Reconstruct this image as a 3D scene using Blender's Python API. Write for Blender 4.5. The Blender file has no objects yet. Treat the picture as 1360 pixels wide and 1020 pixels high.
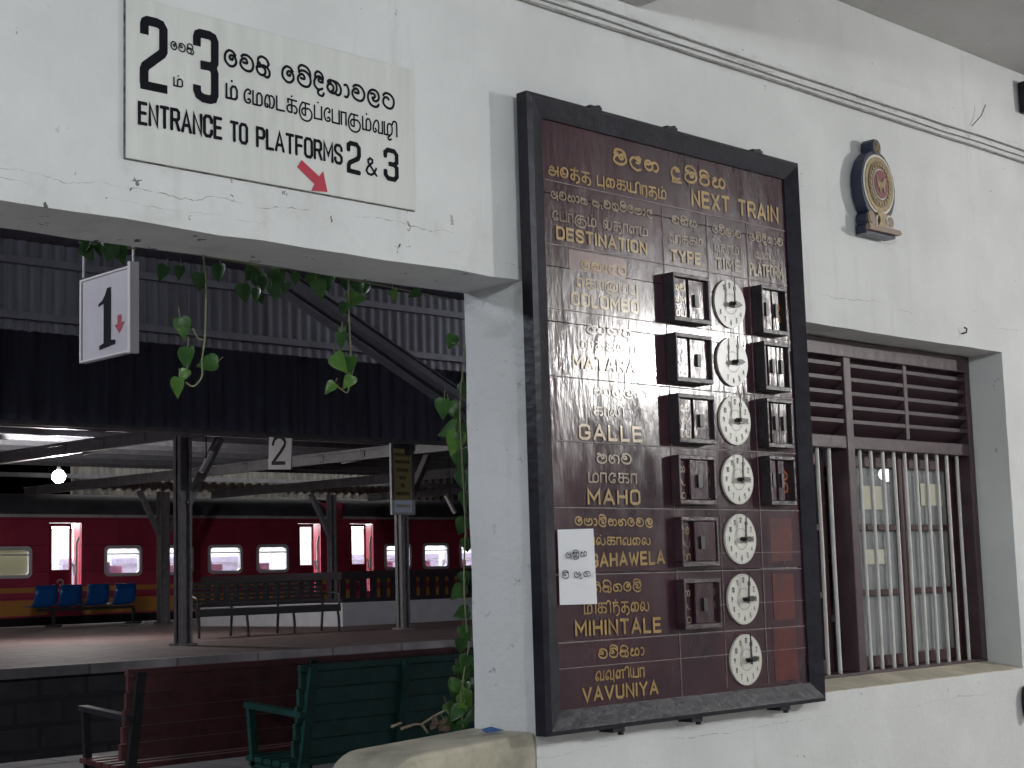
import bpy, bmesh, math, random
from mathutils import Vector, Matrix
random.seed(7)
R = math.radians
scene = bpy.context.scene
col = scene.collection

# ------------------------------------------------------------------ camera
FPX, PW, PH = 2108.646, 1360.0, 1020.0
YAW, PITCH, ROLL = R(-44.2541659), R(6.94789401), R(-1.67584121)
CAM = Vector((0.0, -2.8, 1.4))
_f = Vector((-math.sin(YAW) * math.cos(PITCH), math.cos(YAW) * math.cos(PITCH), math.sin(PITCH)))
_r = Vector((math.cos(YAW), math.sin(YAW), 0))
_u = _r.cross(_f)
CR = math.cos(ROLL) * _r + math.sin(ROLL) * _u
CU = -math.sin(ROLL) * _r + math.cos(ROLL) * _u
CF = _f
cam_data = bpy.data.cameras.new("camera")
cam = bpy.data.objects.new("camera", cam_data)
col.objects.link(cam)
cam.matrix_world = Matrix(((CR.x, CU.x, -CF.x, CAM.x), (CR.y, CU.y, -CF.y, CAM.y), (CR.z, CU.z, -CF.z, CAM.z), (0, 0, 0, 1)))
cam_data.sensor_width = 36.0
cam_data.lens = FPX / PW * 36.0
cam_data.clip_start = 0.05
cam_data.clip_end = 2000
scene.camera = cam

# ------------------------------------------------------------------ night sky, exposure
world = bpy.data.worlds.new("World")
scene.world = world
world.use_nodes = True
wn = world.node_tree
sky = wn.nodes.new('ShaderNodeTexSky')
sky.sky_type = 'NISHITA'
sky.sun_disc = False
sky.sun_elevation = R(-4)
sky.sun_rotation = R(200)
wn.links.new(sky.outputs[0], wn.nodes['Background'].inputs[0])
wn.nodes['Background'].inputs[1].default_value = 0.15
scene.view_settings.view_transform = 'Standard'
scene.view_settings.look = 'None'
scene.view_settings.exposure = 0.0
scene.view_settings.gamma = 1.0
scene.cycles.use_denoising = True
scene.cycles.max_bounces = 8
scene.cycles.sample_clamp_indirect = 6.0

HALL_RIGHT, HALL_MID, HALL_LEFT = 3500.0, 880.0, 690.0   # lamps of the hall
NEAR_PLATFORM, FAR_PLATFORM = 1300.0, 800.0
OFFICE_STRENGTH = 14.0
BULB_WATT = 240.0
TRAIN_STRENGTH = 30.0


# ------------------------------------------------------------------ helpers
def ray(px, py):
    return CF + CR * ((px - PW / 2) / FPX) - CU * ((py - PH / 2) / FPX)


def onY(px, py, Y):
    d = ray(px, py)
    return CAM + d * ((Y - CAM.y) / d.y)


def onX(px, py, X):
    d = ray(px, py)
    return CAM + d * ((X - CAM.x) / d.x)


def onZ(px, py, Z):
    d = ray(px, py)
    return CAM + d * ((Z - CAM.z) / d.z)


class MB:
    def __init__(s):
        s.v = []
        s.f = []
        s.smooth = []

    def add(s, vs, fs, smooth=False):
        b = len(s.v)
        s.v += [tuple(v) for v in vs]
        for f in fs:
            s.f.append([i + b for i in f])
            s.smooth.append(smooth)
        return s

    def box(s, x0, x1, y0, y1, z0, z1):
        v = [(x, y, z) for x in (x0, x1) for y in (y0, y1) for z in (z0, z1)]
        return s.add(v, [(0, 1, 3, 2), (4, 6, 7, 5), (0, 4, 5, 1), (2, 3, 7, 6), (0, 2, 6, 4), (1, 5, 7, 3)])

    def bar(s, a, b, w, h, up=(0, 0, 1)):
        a, b = Vector(a), Vector(b)
        d = (b - a).normalized()
        up = Vector(up)
        if abs(d.dot(up)) > .98:
            up = Vector((1, 0, 0))
        x = d.cross(up).normalized()
        y = x.cross(d)
        v = []
        for p in (a, b):
            for sx, sy in ((-1, -1), (1, -1), (1, 1), (-1, 1)):
                v.append(p + x * sx * w / 2 + y * sy * h / 2)
        return s.add(v, [(3, 2, 1, 0), (4, 5, 6, 7), (0, 1, 5, 4), (1, 2, 6, 5), (2, 3, 7, 6), (3, 0, 4, 7)])

    def tube(s, pts, r, n=8, caps=True):
        pts = [Vector(p) for p in pts]
        rs = r if isinstance(r, (list, tuple)) else [r] * len(pts)
        rings = []
        prev = None
        for i, p in enumerate(pts):
            d = (pts[min(i + 1, len(pts) - 1)] - pts[max(i - 1, 0)]).normalized()
            if prev is None:
                a = Vector((0, 0, 1)) if abs(d.z) < .9 else Vector((1, 0, 0))
                x = d.cross(a).normalized()
            else:
                x = (prev - d * prev.dot(d)).normalized()
            prev = x
            y = d.cross(x)
            rings.append([p + (x * math.cos(2 * math.pi * k / n) + y * math.sin(2 * math.pi * k / n)) * rs[i] for k in range(n)])
        v = [q for ring in rings for q in ring]
        fs = []
        for i in range(len(pts) - 1):
            for k in range(n):
                fs.append((i * n + k, i * n + (k + 1) % n, (i + 1) * n + (k + 1) % n, (i + 1) * n + k))
        s.add(v, fs, True)
        if caps:
            s.add(rings[0], [list(range(n))[::-1]])
            s.add(rings[-1], [list(range(n))])
        return s

    def prism(s, poly, fn, d0, d1):
        """poly of (u,v); fn(u,v,d)->xyz"""
        n = len(poly)
        v = [fn(u, w, d0) for u, w in poly] + [fn(u, w, d1) for u, w in poly]
        fs = [list(range(n))[::-1], list(range(n, 2 * n))]
        for i in range(n):
            j = (i + 1) % n
            fs.append((i, j, n + j, n + i))
        return s.add(v, fs)

    def build(s, name, mat, parent=None, bevel=0, fix=True):
        me = bpy.data.meshes.new(name)
        off = root_loc(parent) if parent is not None else Vector()
        me.from_pydata([(v[0] - off.x, v[1] - off.y, v[2] - off.z) for v in s.v], [], s.f)
        me.polygons.foreach_set("use_smooth", s.smooth)
        if fix:
            bm = bmesh.new()
            bm.from_mesh(me)
            bmesh.ops.recalc_face_normals(bm, faces=bm.faces)
            bm.to_mesh(me)
            bm.free()
        me.materials.append(mat)
        o = bpy.data.objects.new(name, me)
        col.objects.link(o)
        if parent is not None:
            o.parent = parent
        if bevel:
            m = o.modifiers.new("bevel", 'BEVEL')
            m.width = bevel
            m.segments = 2
            m.limit_method = 'ANGLE'
            m.angle_limit = R(40)
        return o


def root_loc(o):
    while o.parent:
        o = o.parent
    return Vector(o.location)


def tag(o, label=None, cat=None, group=None, kind=None):
    if label:
        o['label'] = label
    if cat:
        o['category'] = cat
    if group:
        o['group'] = group
    if kind:
        o['kind'] = kind
    return o


def thing(name, loc, label, cat, group=None):
    o = bpy.data.objects.new(name, None)
    o.empty_display_size = .1
    col.objects.link(o)
    o.location = loc
    return tag(o, label, cat, group)


def copy_tree(o, parent=None):
    c = o.copy()
    col.objects.link(c)
    if parent is not None:
        c.parent = parent
    for ch in list(o.children):
        copy_tree(ch, c)
    return c


# ------------------------------------------------------------------ materials
def mat(name, c, rough=.6, metal=0, var=.0, vscale=6, bump=0, bscale=60, spec=.5, c2=None, stretch=None, coat=0):
    m = bpy.data.materials.new(name)
    m.use_nodes = True
    nt = m.node_tree
    b = nt.nodes['Principled BSDF']
    b.inputs['Base Color'].default_value = (*c, 1)
    b.inputs['Roughness'].default_value = rough
    b.inputs['Metallic'].default_value = metal
    b.inputs['Specular IOR Level'].default_value = spec
    if coat:
        b.inputs['Coat Weight'].default_value = coat
        b.inputs['Coat Roughness'].default_value = .12
    geo = nt.nodes.new('ShaderNodeNewGeometry')
    vec = geo.outputs['Position']
    if stretch:
        mp = nt.nodes.new('ShaderNodeMapping')
        mp.inputs['Scale'].default_value = stretch
        nt.links.new(vec, mp.inputs[0])
        vec = mp.outputs[0]
    if var or c2:
        n = nt.nodes.new('ShaderNodeTexNoise')
        n.inputs['Scale'].default_value = vscale
        n.inputs['Detail'].default_value = 6
        n.inputs['Roughness'].default_value = .65
        nt.links.new(vec, n.inputs['Vector'])
        r = nt.nodes.new('ShaderNodeValToRGB')
        r.color_ramp.elements[0].position = .32
        r.color_ramp.elements[1].position = .7
        a = c2 if c2 else tuple(x * (1 - var) for x in c)
        e = c if c2 else tuple(min(1, x * (1 + var)) for x in c)
        r.color_ramp.elements[0].color = (*a, 1)
        r.color_ramp.elements[1].color = (*e, 1)
        nt.links.new(n.outputs['Fac'], r.inputs[0])
        nt.links.new(r.outputs[0], b.inputs['Base Color'])
    if bump:
        n2 = nt.nodes.new('ShaderNodeTexNoise')
        n2.inputs['Scale'].default_value = bscale
        n2.inputs['Detail'].default_value = 5
        nt.links.new(vec, n2.inputs['Vector'])
        bp = nt.nodes.new('ShaderNodeBump')
        bp.inputs['Strength'].default_value = bump
        bp.inputs['Distance'].default_value = .01
        nt.links.new(n2.outputs['Fac'], bp.inputs['Height'])
        nt.links.new(bp.outputs[0], b.inputs['Normal'])
    return m


def emit(name, c, s):
    m = bpy.data.materials.new(name)
    m.use_nodes = True
    nt = m.node_tree
    nt.nodes.remove(nt.nodes['Principled BSDF'])
    e = nt.nodes.new('ShaderNodeEmission')
    e.inputs[0].default_value = (*c, 1)
    e.inputs[1].default_value = s
    nt.links.new(e.outputs[0], nt.nodes['Material Output'].inputs[0])
    return m


def glass(name, tint=(1, 1, 1), gloss=.1, rough=.02):
    m = bpy.data.materials.new(name)
    m.use_nodes = True
    nt = m.node_tree
    nt.nodes.remove(nt.nodes['Principled BSDF'])
    t = nt.nodes.new('ShaderNodeBsdfTransparent')
    t.inputs[0].default_value = (*tint, 1)
    g = nt.nodes.new('ShaderNodeBsdfGlossy')
    g.inputs['Roughness'].default_value = rough
    mx = nt.nodes.new('ShaderNodeMixShader')
    mx.inputs[0].default_value = gloss
    nt.links.new(t.outputs[0], mx.inputs[1])
    nt.links.new(g.outputs[0], mx.inputs[2])
    nt.links.new(mx.outputs[0], nt.nodes['Material Output'].inputs[0])
    return m


def dirty_glass(name):
    m = glass(name, (.55, .60, .62), .10, .02)
    nt = m.node_tree
    out = nt.nodes['Material Output']
    src = out.inputs[0].links[0].from_socket
    d = nt.nodes.new('ShaderNodeBsdfDiffuse')
    d.inputs[0].default_value = (.40, .415, .43, 1)
    mx = nt.nodes.new('ShaderNodeMixShader')
    n = nt.nodes.new('ShaderNodeTexNoise')
    n.inputs['Scale'].default_value = 7
    n.inputs['Detail'].default_value = 6
    g = nt.nodes.new('ShaderNodeNewGeometry')
    nt.links.new(g.outputs['Position'], n.inputs['Vector'])
    mr = nt.nodes.new('ShaderNodeMapRange')
    mr.inputs['To Min'].default_value = .62
    mr.inputs['To Max'].default_value = .88
    nt.links.new(n.outputs['Fac'], mr.inputs['Value'])
    nt.links.new(mr.outputs[0], mx.inputs[0])
    nt.links.new(src, mx.inputs[1])
    nt.links.new(d.outputs[0], mx.inputs[2])
    nt.links.new(mx.outputs[0], out.inputs[0])
    return m


def wall_material(name, base, seedz=0.0, moss=True):
    """lime-washed plaster: blotches, brush relief, cracks and mould specks"""
    m = bpy.data.materials.new(name)
    m.use_nodes = True
    nt = m.node_tree
    L = nt.links.new
    N = nt.nodes.new
    b = nt.nodes['Principled BSDF']
    b.inputs['Roughness'].default_value = .62
    b.inputs['Specular IOR Level'].default_value = .3
    pos = N('ShaderNodeNewGeometry').outputs['Position']
    sep = N('ShaderNodeSeparateXYZ')
    L(pos, sep.inputs[0])

    def M(op, a, c=None, d=None):
        n = N('ShaderNodeMath')
        n.operation = op
        for i, q in enumerate((a, c, d)):
            if q is None:
                continue
            if isinstance(q, (int, float)):
                n.inputs[i].default_value = q
            else:
                L(q, n.inputs[i])
        return n.outputs[0]

    def noise(scale, detail=5, stretch=(1, 1, 1), off=0):
        mp = N('ShaderNodeMapping')
        mp.inputs['Scale'].default_value = stretch
        mp.inputs['Location'].default_value = (off, off * .7, off * .3)
        L(pos, mp.inputs[0])
        n = N('ShaderNodeTexNoise')
        n.inputs['Scale'].default_value = scale
        n.inputs['Detail'].default_value = detail
        n.inputs['Roughness'].default_value = .62
        L(mp.outputs[0], n.inputs['Vector'])
        return n.outputs['Fac']

    def step(v, a, c):
        n = N('ShaderNodeMapRange')
        n.interpolation_type = 'SMOOTHSTEP'
        n.inputs['From Min'].default_value = a
        n.inputs['From Max'].default_value = c
        L(v, n.inputs['Value'])
        return n.outputs[0]

    def mix(f, a, c):
        n = N('ShaderNodeMix')
        n.data_type = 'RGBA'
        L(f, n.inputs[0])
        if isinstance(a, tuple):
            n.inputs[6].default_value = (*a, 1)
        else:
            L(a, n.inputs[6])
        if isinstance(c, tuple):
            n.inputs[7].default_value = (*c, 1)
        else:
            L(c, n.inputs[7])
        return n.outputs[2]

    X, Y, Z = sep.outputs
    c = mix(step(noise(2.3), .3, .7), tuple(v * .87 for v in base), base)
    c = mix(step(noise(1.0, 6, (9, 9, 1.2), 3), .56, .78), c, tuple(v * .82 for v in base))
    if moss:
        # dirt along the lower edge of the lintel and specks everywhere
        low = M('MULTIPLY', step(Z, 2.36, 2.18), step(X, 2.9, 2.5))
        vo = N('ShaderNodeTexVoronoi')
        vo.inputs['Scale'].default_value = 30
        wob = N('ShaderNodeMix')
        wob.data_type = 'RGBA'
        wob.blend_type = 'ADD'
        wob.inputs[0].default_value = .055
        L(pos, wob.inputs[6])
        nn = N('ShaderNodeTexNoise')
        nn.inputs['Scale'].default_value = 55
        L(pos, nn.inputs['Vector'])
        L(nn.outputs['Color'], wob.inputs[7])
        L(wob.outputs[2], vo.inputs['Vector'])
        sepc = N('ShaderNodeSeparateColor')
        L(vo.outputs['Color'], sepc.inputs[0])
        rnd = sepc.outputs[0]
        big = M('MULTIPLY', step(rnd, .78, 1.0), .30)
        speck = M('MULTIPLY', M('LESS_THAN', vo.outputs['Distance'], big), low)
        big2 = M('MULTIPLY', step(rnd, .93, 1.0), .16)
        speck2 = M('LESS_THAN', vo.outputs['Distance'], big2)
        # crack lines
        cr = None
        for z0, amp, sc, thr, o, half in ((2.235, .16, 1.7, .47, 1.0, .0018), (2.185, .10, 2.6, .56, 5.0, .0012), (.965, .07, 3.0, .45, 9.0, .0010)):
            w = M('MULTIPLY', M('SUBTRACT', noise(sc, 8, (1, 0, 0), o), .5), amp)
            zc = M('ADD', w, z0)
            d = M('ABSOLUTE', M('SUBTRACT', Z, zc))
            th = M('MULTIPLY', step(noise(5, 3, (1, 0, 0), o + 2), .35, .75), half)
            k = M('MULTIPLY', step(d, 1.0, 0.0) if False else M('LESS_THAN', d, M('MULTIPLY', th, step(noise(40, 4, (1, 0, 0), o), .36, .62))), step(noise(2.0, 2, (1, 0, 0), o + 4), thr, thr + .03))
            cr = k if cr is None else M('MAXIMUM', cr, k)
        # grime round the cable run
        band = M('MULTIPLY', step(M('ABSOLUTE', M('SUBTRACT', Z, 2.91)), .055, .0), step(noise(22, 6, (.5, 1, 2.5), 7), .5, .72))
        c = mix(M('MULTIPLY', band, .55), c, (.16, .15, .14))
        dirt = M('MULTIPLY', step(noise(9, 8, (1, 1, 1), 11), .5, .78), M('MULTIPLY', low, .38))
        c = mix(dirt, c, (.28, .27, .22))
        c = mix(M('MULTIPLY', cr, .75), c, (.07, .065, .055))
        c = mix(M('MULTIPLY', speck, .9), c, (.03, .03, .025))
        c = mix(M('MULTIPLY', speck2, .55), c, (.12, .115, .1))
    L(c, b.inputs['Base Color'])
    bp = N('ShaderNodeBump')
    bp.inputs['Strength'].default_value = .35
    bp.inputs['Distance'].default_value = .006
    L(M('ADD', noise(55, 6), M('MULTIPLY', noise(7, 3), 1.5)), bp.inputs['Height'])
    L(bp.outputs[0], b.inputs['Normal'])
    return m


def board_material():
    """maroon gloss enamel, brushed on vertically, scuffed"""
    m = bpy.data.materials.new("maroon_gloss_enamel")
    m.use_nodes = True
    nt = m.node_tree
    L = nt.links.new
    N = nt.nodes.new
    b = nt.nodes['Principled BSDF']
    pos = N('ShaderNodeNewGeometry').outputs['Position']

    def noise(scale, st, d=6):
        mp = N('ShaderNodeMapping')
        mp.inputs['Scale'].default_value = st
        L(pos, mp.inputs[0])
        n = N('ShaderNodeTexNoise')
        n.inputs['Scale'].default_value = scale
        n.inputs['Detail'].default_value = d
        L(mp.outputs[0], n.inputs['Vector'])
        return n.outputs['Fac']

    r = N('ShaderNodeValToRGB')
    r.color_ramp.elements[0].position = .3
    r.color_ramp.elements[0].color = (.030, .0135, .020, 1)
    r.color_ramp.elements[1].position = .75
    r.color_ramp.elements[1].color = (.058, .019, .029, 1)
    L(noise(4, (1, 1, 1)), r.inputs[0])
    L(r.outputs[0], b.inputs['Base Color'])
    rr = N('ShaderNodeMapRange')
    rr.inputs['From Min'].default_value = .3
    rr.inputs['From Max'].default_value = .7
    rr.inputs['To Min'].default_value = .10
    rr.inputs['To Max'].default_value = .24
    L(noise(18, (1, 1, .4)), rr.inputs['Value'])
    L(rr.outputs[0], b.inputs['Roughness'])
    ad = N('ShaderNodeMath')
    ad.operation = 'ADD'
    L(noise(60, (1, 1, .22), 4), ad.inputs[0])
    L(noise(30, (1, 1, .4), 4), ad.inputs[1])
    bp = N('ShaderNodeBump')
    bp.inputs['Strength'].default_value = .19
    bp.inputs['Distance'].default_value = .004
    L(ad.outputs[0], bp.inputs['Height'])
    L(bp.outputs[0], b.inputs['Normal'])
    return m


M_WALL = wall_material("white_limewash_plaster", (.715, .73, .735))
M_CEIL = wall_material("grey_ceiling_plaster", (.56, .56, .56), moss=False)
M_SOFFIT = mat("stained_cement_plaster", (.55, .50, .40), .75, var=.25, vscale=9, bump=.4, bscale=40)
M_SIGN = mat("sign_white_paint", (.62, .635, .615), .45, var=.07, vscale=2.2, stretch=(14, 14, 1.2), bump=.06, bscale=20)
M_INK = mat("black_sign_paint", (.004, .004, .009), .7, spec=.15)
M_RED = mat("red_sign_paint", (.42, .02, .05), .45)
M_BOARD = board_material()
M_FRAME = mat("dark_frame_paint", (.016, .015, .024), .34, spec=.28, var=.5, vscale=18, bump=.16, bscale=45, stretch=(1, 1, 1))
M_BOX = mat("slot_box_paint", (.028, .022, .028), .32, var=.4, vscale=22, bump=.35, bscale=60)
M_BOXB = mat('brown_slot_box_paint', (.046, .024, .030), .36, var=.4, vscale=22, bump=.3, bscale=60)
M_SLIDE = mat("slide_panel_paint", (.050, .024, .032), .2, var=.35, vscale=15, bump=.35, bscale=45, stretch=(1, 1, .25))
M_GOLD = mat("gold_lettering_paint", (.35, .23, .085), .22, var=.35, vscale=30)
M_GOLD_DULL = mat("faded_gold_lettering_paint", (.24, .18, .12), .22, var=.4, vscale=30)
M_ORANGE = mat("orange_numeral_paint", (.65, .20, .06), .4, var=.2, vscale=40)
M_SCORE = mat("pale_scored_line", (.22, .18, .18), .5, var=.5, vscale=25)
M_DIAL = mat("dial_white_enamel", (.66, .65, .60), .35, var=.08, vscale=14)
M_DIAL_OLD = mat("dial_faded_enamel", (.37, .36, .35), .3, var=.12, vscale=14)
M_BLACK = mat("black_metal", (.01, .01, .011), .4)
M_PATCH = mat("red_oxide_patch", (.085, .010, .012), .5, var=.45, vscale=18, spec=.3)
M_PAPER = mat("white_paper", (.72, .73, .77), .7, var=.04, vscale=8)
M_PEN = mat("blue_black_pen", (.02, .022, .035), .6)
M_WIN = mat("brown_window_paint", (.060, .034, .042), .4, var=.25, vscale=12, bump=.2, bscale=30)
M_LOUVRE = mat("dark_brown_louvre_paint", (.038, .019, .026), .45, var=.25, vscale=12)
M_SASH = mat("red_brown_sash_paint", (.060, .022, .026), .4, var=.25, vscale=12)
M_STEEL = mat("galvanised_bar", (.55, .545, .53), .45, metal=.05, var=.12, vscale=14)
M_PANE = dirty_glass("window_glass")
M_YPAPER = mat("yellowed_paper", (.56, .55, .45), .7, var=.06, vscale=10)
M_CABLE = mat("grey_cable", (.26, .255, .25), .6, var=.4, vscale=30)
M_NAVY = mat("navy_painted_edge", (.012, .017, .045), .35)
M_EWHITE = mat("cream_emblem_rim", (.60, .58, .52), .4)
M_EGOLD = mat("old_gold_emblem", (.24, .18, .09), .36, metal=.3, var=.3, vscale=50)
M_EMAROON = mat("maroon_emblem_disc", (.16, .02, .035), .35)
M_EGREY = mat("dark_wheel_emblem", (.06, .07, .075), .4)
M_EBASE = mat("emblem_plinth", (.20, .13, .09), .4)
M_LEAF = mat("pothos_leaf", (.055, .135, .030), .32, c2=(.020, .062, .014), vscale=28, bump=.1, bscale=60, spec=.3)
M_LEAFY = mat("pothos_leaf_variegated", (.12, .21, .045), .32, c2=(.05, .15, .025), vscale=40, spec=.3)
M_LEAFD = mat("pothos_leaf_dark", (.035, .095, .022), .38, c2=(.014, .05, .012), vscale=28, spec=.3)  # darker leaf copy; on the lintel fringe it puts shade into the colour
M_STEM = mat("vine_stem", (.16, .17, .09), .6)
M_TWIG = mat("dry_twig", (.22, .18, .13), .7)
M_SHEET = mat("corrugated_sheet_blue_grey", (.235, .24, .285), .6, metal=.1, c2=(.15, .145, .16), vscale=2.2, stretch=(3, 3, .5))
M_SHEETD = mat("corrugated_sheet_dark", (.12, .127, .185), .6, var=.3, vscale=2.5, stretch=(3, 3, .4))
M_SHEETL = mat("corrugated_sheet_pale", (.30, .29, .26), .55, var=.5, vscale=1.6, stretch=(5, 5, .5))
M_BEAM = mat("grey_steel_paint", (.13, .125, .135), .5, var=.25, vscale=5)
M_GIRT = mat("dull_girt_steel", (.18, .18, .205), .6, var=.2, vscale=5)
M_POST = mat("old_rail_post", (.17, .16, .17), .6, var=.3, vscale=9, bump=.2, bscale=25)
M_LIGHTSTEEL = mat("pale_steel_paint", (.30, .30, .33), .5, var=.2, vscale=7)
M_PAVE = mat("platform_brick_paving", (.175, .115, .108), .75, var=.32, vscale=3.5, bump=.5, bscale=14)
M_FLOOR1 = mat("platform_floor_cement", (.26, .24, .245), .7, var=.22, vscale=2.5, bump=.25, bscale=20)
M_EDGE = mat("platform_edge_stone", (.24, .22, .225), .7, var=.45, vscale=1.4, bump=.3, bscale=12)
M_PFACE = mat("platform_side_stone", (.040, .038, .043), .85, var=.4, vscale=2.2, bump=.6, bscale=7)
M_BALLAST = mat("ballast", (.07, .066, .066), .9, var=.5, vscale=14, bump=1.0, bscale=18)
M_RAIL = mat("rail_steel", (.16, .14, .13), .4, metal=.7)
M_WHITEWALL = mat("white_low_wall", (.60, .60, .64), .7, var=.08, vscale=4)
M_DARKRAIL = mat("dark_balustrade", (.030, .022, .028), .6, var=.3, vscale=6)
M_BENCHR = mat("maroon_bench_paint", (.105, .034, .036), .42, var=.35, vscale=7, bump=.2, bscale=25)
M_BENCHG = mat("green_bench_paint", (.013, .060, .050), .4, var=.3, vscale=9, bump=.2, bscale=25)
M_IRON = mat("black_bench_iron", (.022, .022, .025), .45)
M_BENCHD = mat("dark_slat_bench", (.050, .052, .055), .3)
M_BLUE = mat("blue_plastic_seat", (.008, .085, .32), .3)
M_TRAIN = mat("maroon_train_paint", (.52, .058, .115), .33, var=.16, vscale=1.6)
M_TRAINR = mat("red_door_paint", (.36, .02, .05), .35)
M_TRAINO = mat("orange_train_stripe", (.62, .29, .07), .38, var=.1, vscale=2)
M_TROOF = mat("train_roof_grey", (.13, .13, .145), .6, var=.3, vscale=1.5)
M_TEAVES = mat("train_gutter_pale", (.62, .60, .60), .5, var=.3, vscale=2)
M_TUNDER = mat("train_underframe", (.012, .012, .014), .8)
M_ALU = mat("window_frame_aluminium", (.80, .81, .83), .4, var=.06, vscale=5)
M_TIN = mat("train_interior_laminate", (.72, .74, .74), .5)
M_TSEAT = mat("train_seat_fabric", (.30, .28, .37), .8, var=.25, vscale=4)
M_TSEATB = mat("train_seat_blue", (.13, .17, .27), .8)
M_BLIND = mat("train_louvre_blind", (.52, .50, .36), .5)
M_TGLASS = glass("train_window_glass", (.93, .95, .97), .05)
M_HANDRAIL = mat("white_handrail", (.75, .72, .72), .35)
M_YSIGN = mat("yellow_notice_sheet", (.80, .72, .34), .6, var=.1, vscale=6)
M_BSIGN = mat("pale_blue_notice_strip", (.45, .50, .60), .6)
M_OFFICE = mat("office_wall_paint", (.55, .56, .55), .8)
M_HFLOOR = mat("hall_floor_cement", (.30, .28, .26), .55, var=.15, vscale=1.5, bump=.1)
M_FIX = mat("lamp_batten_white", (.72, .72, .72), .4)
M_TUBEO = emit("office_tube_glow", (1.0, 1.0, .97), OFFICE_STRENGTH)
M_TRAINLAMP = emit("carriage_lamp_glow", (.96, 1.0, 1.0), TRAIN_STRENGTH)
M_BULB = emit("platform_bulb_glow", (1.0, .98, .95), 420)
M_BSCRAP = mat("blue_plastic_scrap", (.03, .10, .28), .4)

def joints(m, axes, bw, bh, gap, dark, offset=.5, vary=.12):
    """lays slab or panel joints (brick pattern in world metres) over a material's colour"""
    nt = m.node_tree
    b = nt.nodes['Principled BSDF']
    src = b.inputs['Base Color'].links[0].from_socket
    g = nt.nodes.new('ShaderNodeNewGeometry')
    sp = nt.nodes.new('ShaderNodeSeparateXYZ')
    cb = nt.nodes.new('ShaderNodeCombineXYZ')
    nt.links.new(g.outputs['Position'], sp.inputs[0])
    nt.links.new(sp.outputs['XYZ'.index(axes[0])], cb.inputs[0])
    nt.links.new(sp.outputs['XYZ'.index(axes[1])], cb.inputs[1])
    br = nt.nodes.new('ShaderNodeTexBrick')
    br.offset = offset
    br.inputs['Color1'].default_value = (1, 1, 1, 1)
    br.inputs['Color2'].default_value = (1 - vary, 1 - vary, 1 - vary, 1)
    br.inputs['Mortar'].default_value = (dark, dark, dark, 1)
    br.inputs['Scale'].default_value = 1
    br.inputs['Brick Width'].default_value = bw
    br.inputs['Row Height'].default_value = bh
    br.inputs['Mortar Size'].default_value = gap
    br.inputs['Mortar Smooth'].default_value = .3
    nt.links.new(cb.outputs[0], br.inputs['Vector'])
    mx = nt.nodes.new('ShaderNodeMix')
    mx.data_type = 'RGBA'
    mx.blend_type = 'MULTIPLY'
    mx.inputs[0].default_value = 1
    nt.links.new(src, mx.inputs[6])
    nt.links.new(br.outputs['Color'], mx.inputs[7])
    nt.links.new(mx.outputs[2], b.inputs['Base Color'])


joints(M_PAVE, 'XY', .46, .23, .022, .62, vary=.22)
joints(M_FLOOR1, 'XY', 1.2, 1.2, .012, .5, 0, .15)
joints(M_EDGE, 'XY', 1.1, 6.0, .02, .45, 0, .3)
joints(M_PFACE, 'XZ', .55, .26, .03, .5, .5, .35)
joints(M_TRAIN, 'XZ', 3.4, .62, .012, .55, 0, .10)
joints(M_SHEET, 'XZ', .86, 9, .012, .55, 0, .28)
joints(M_SHEETD, 'XZ', 1.3, 9, .015, .55, 0, .25)

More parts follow.
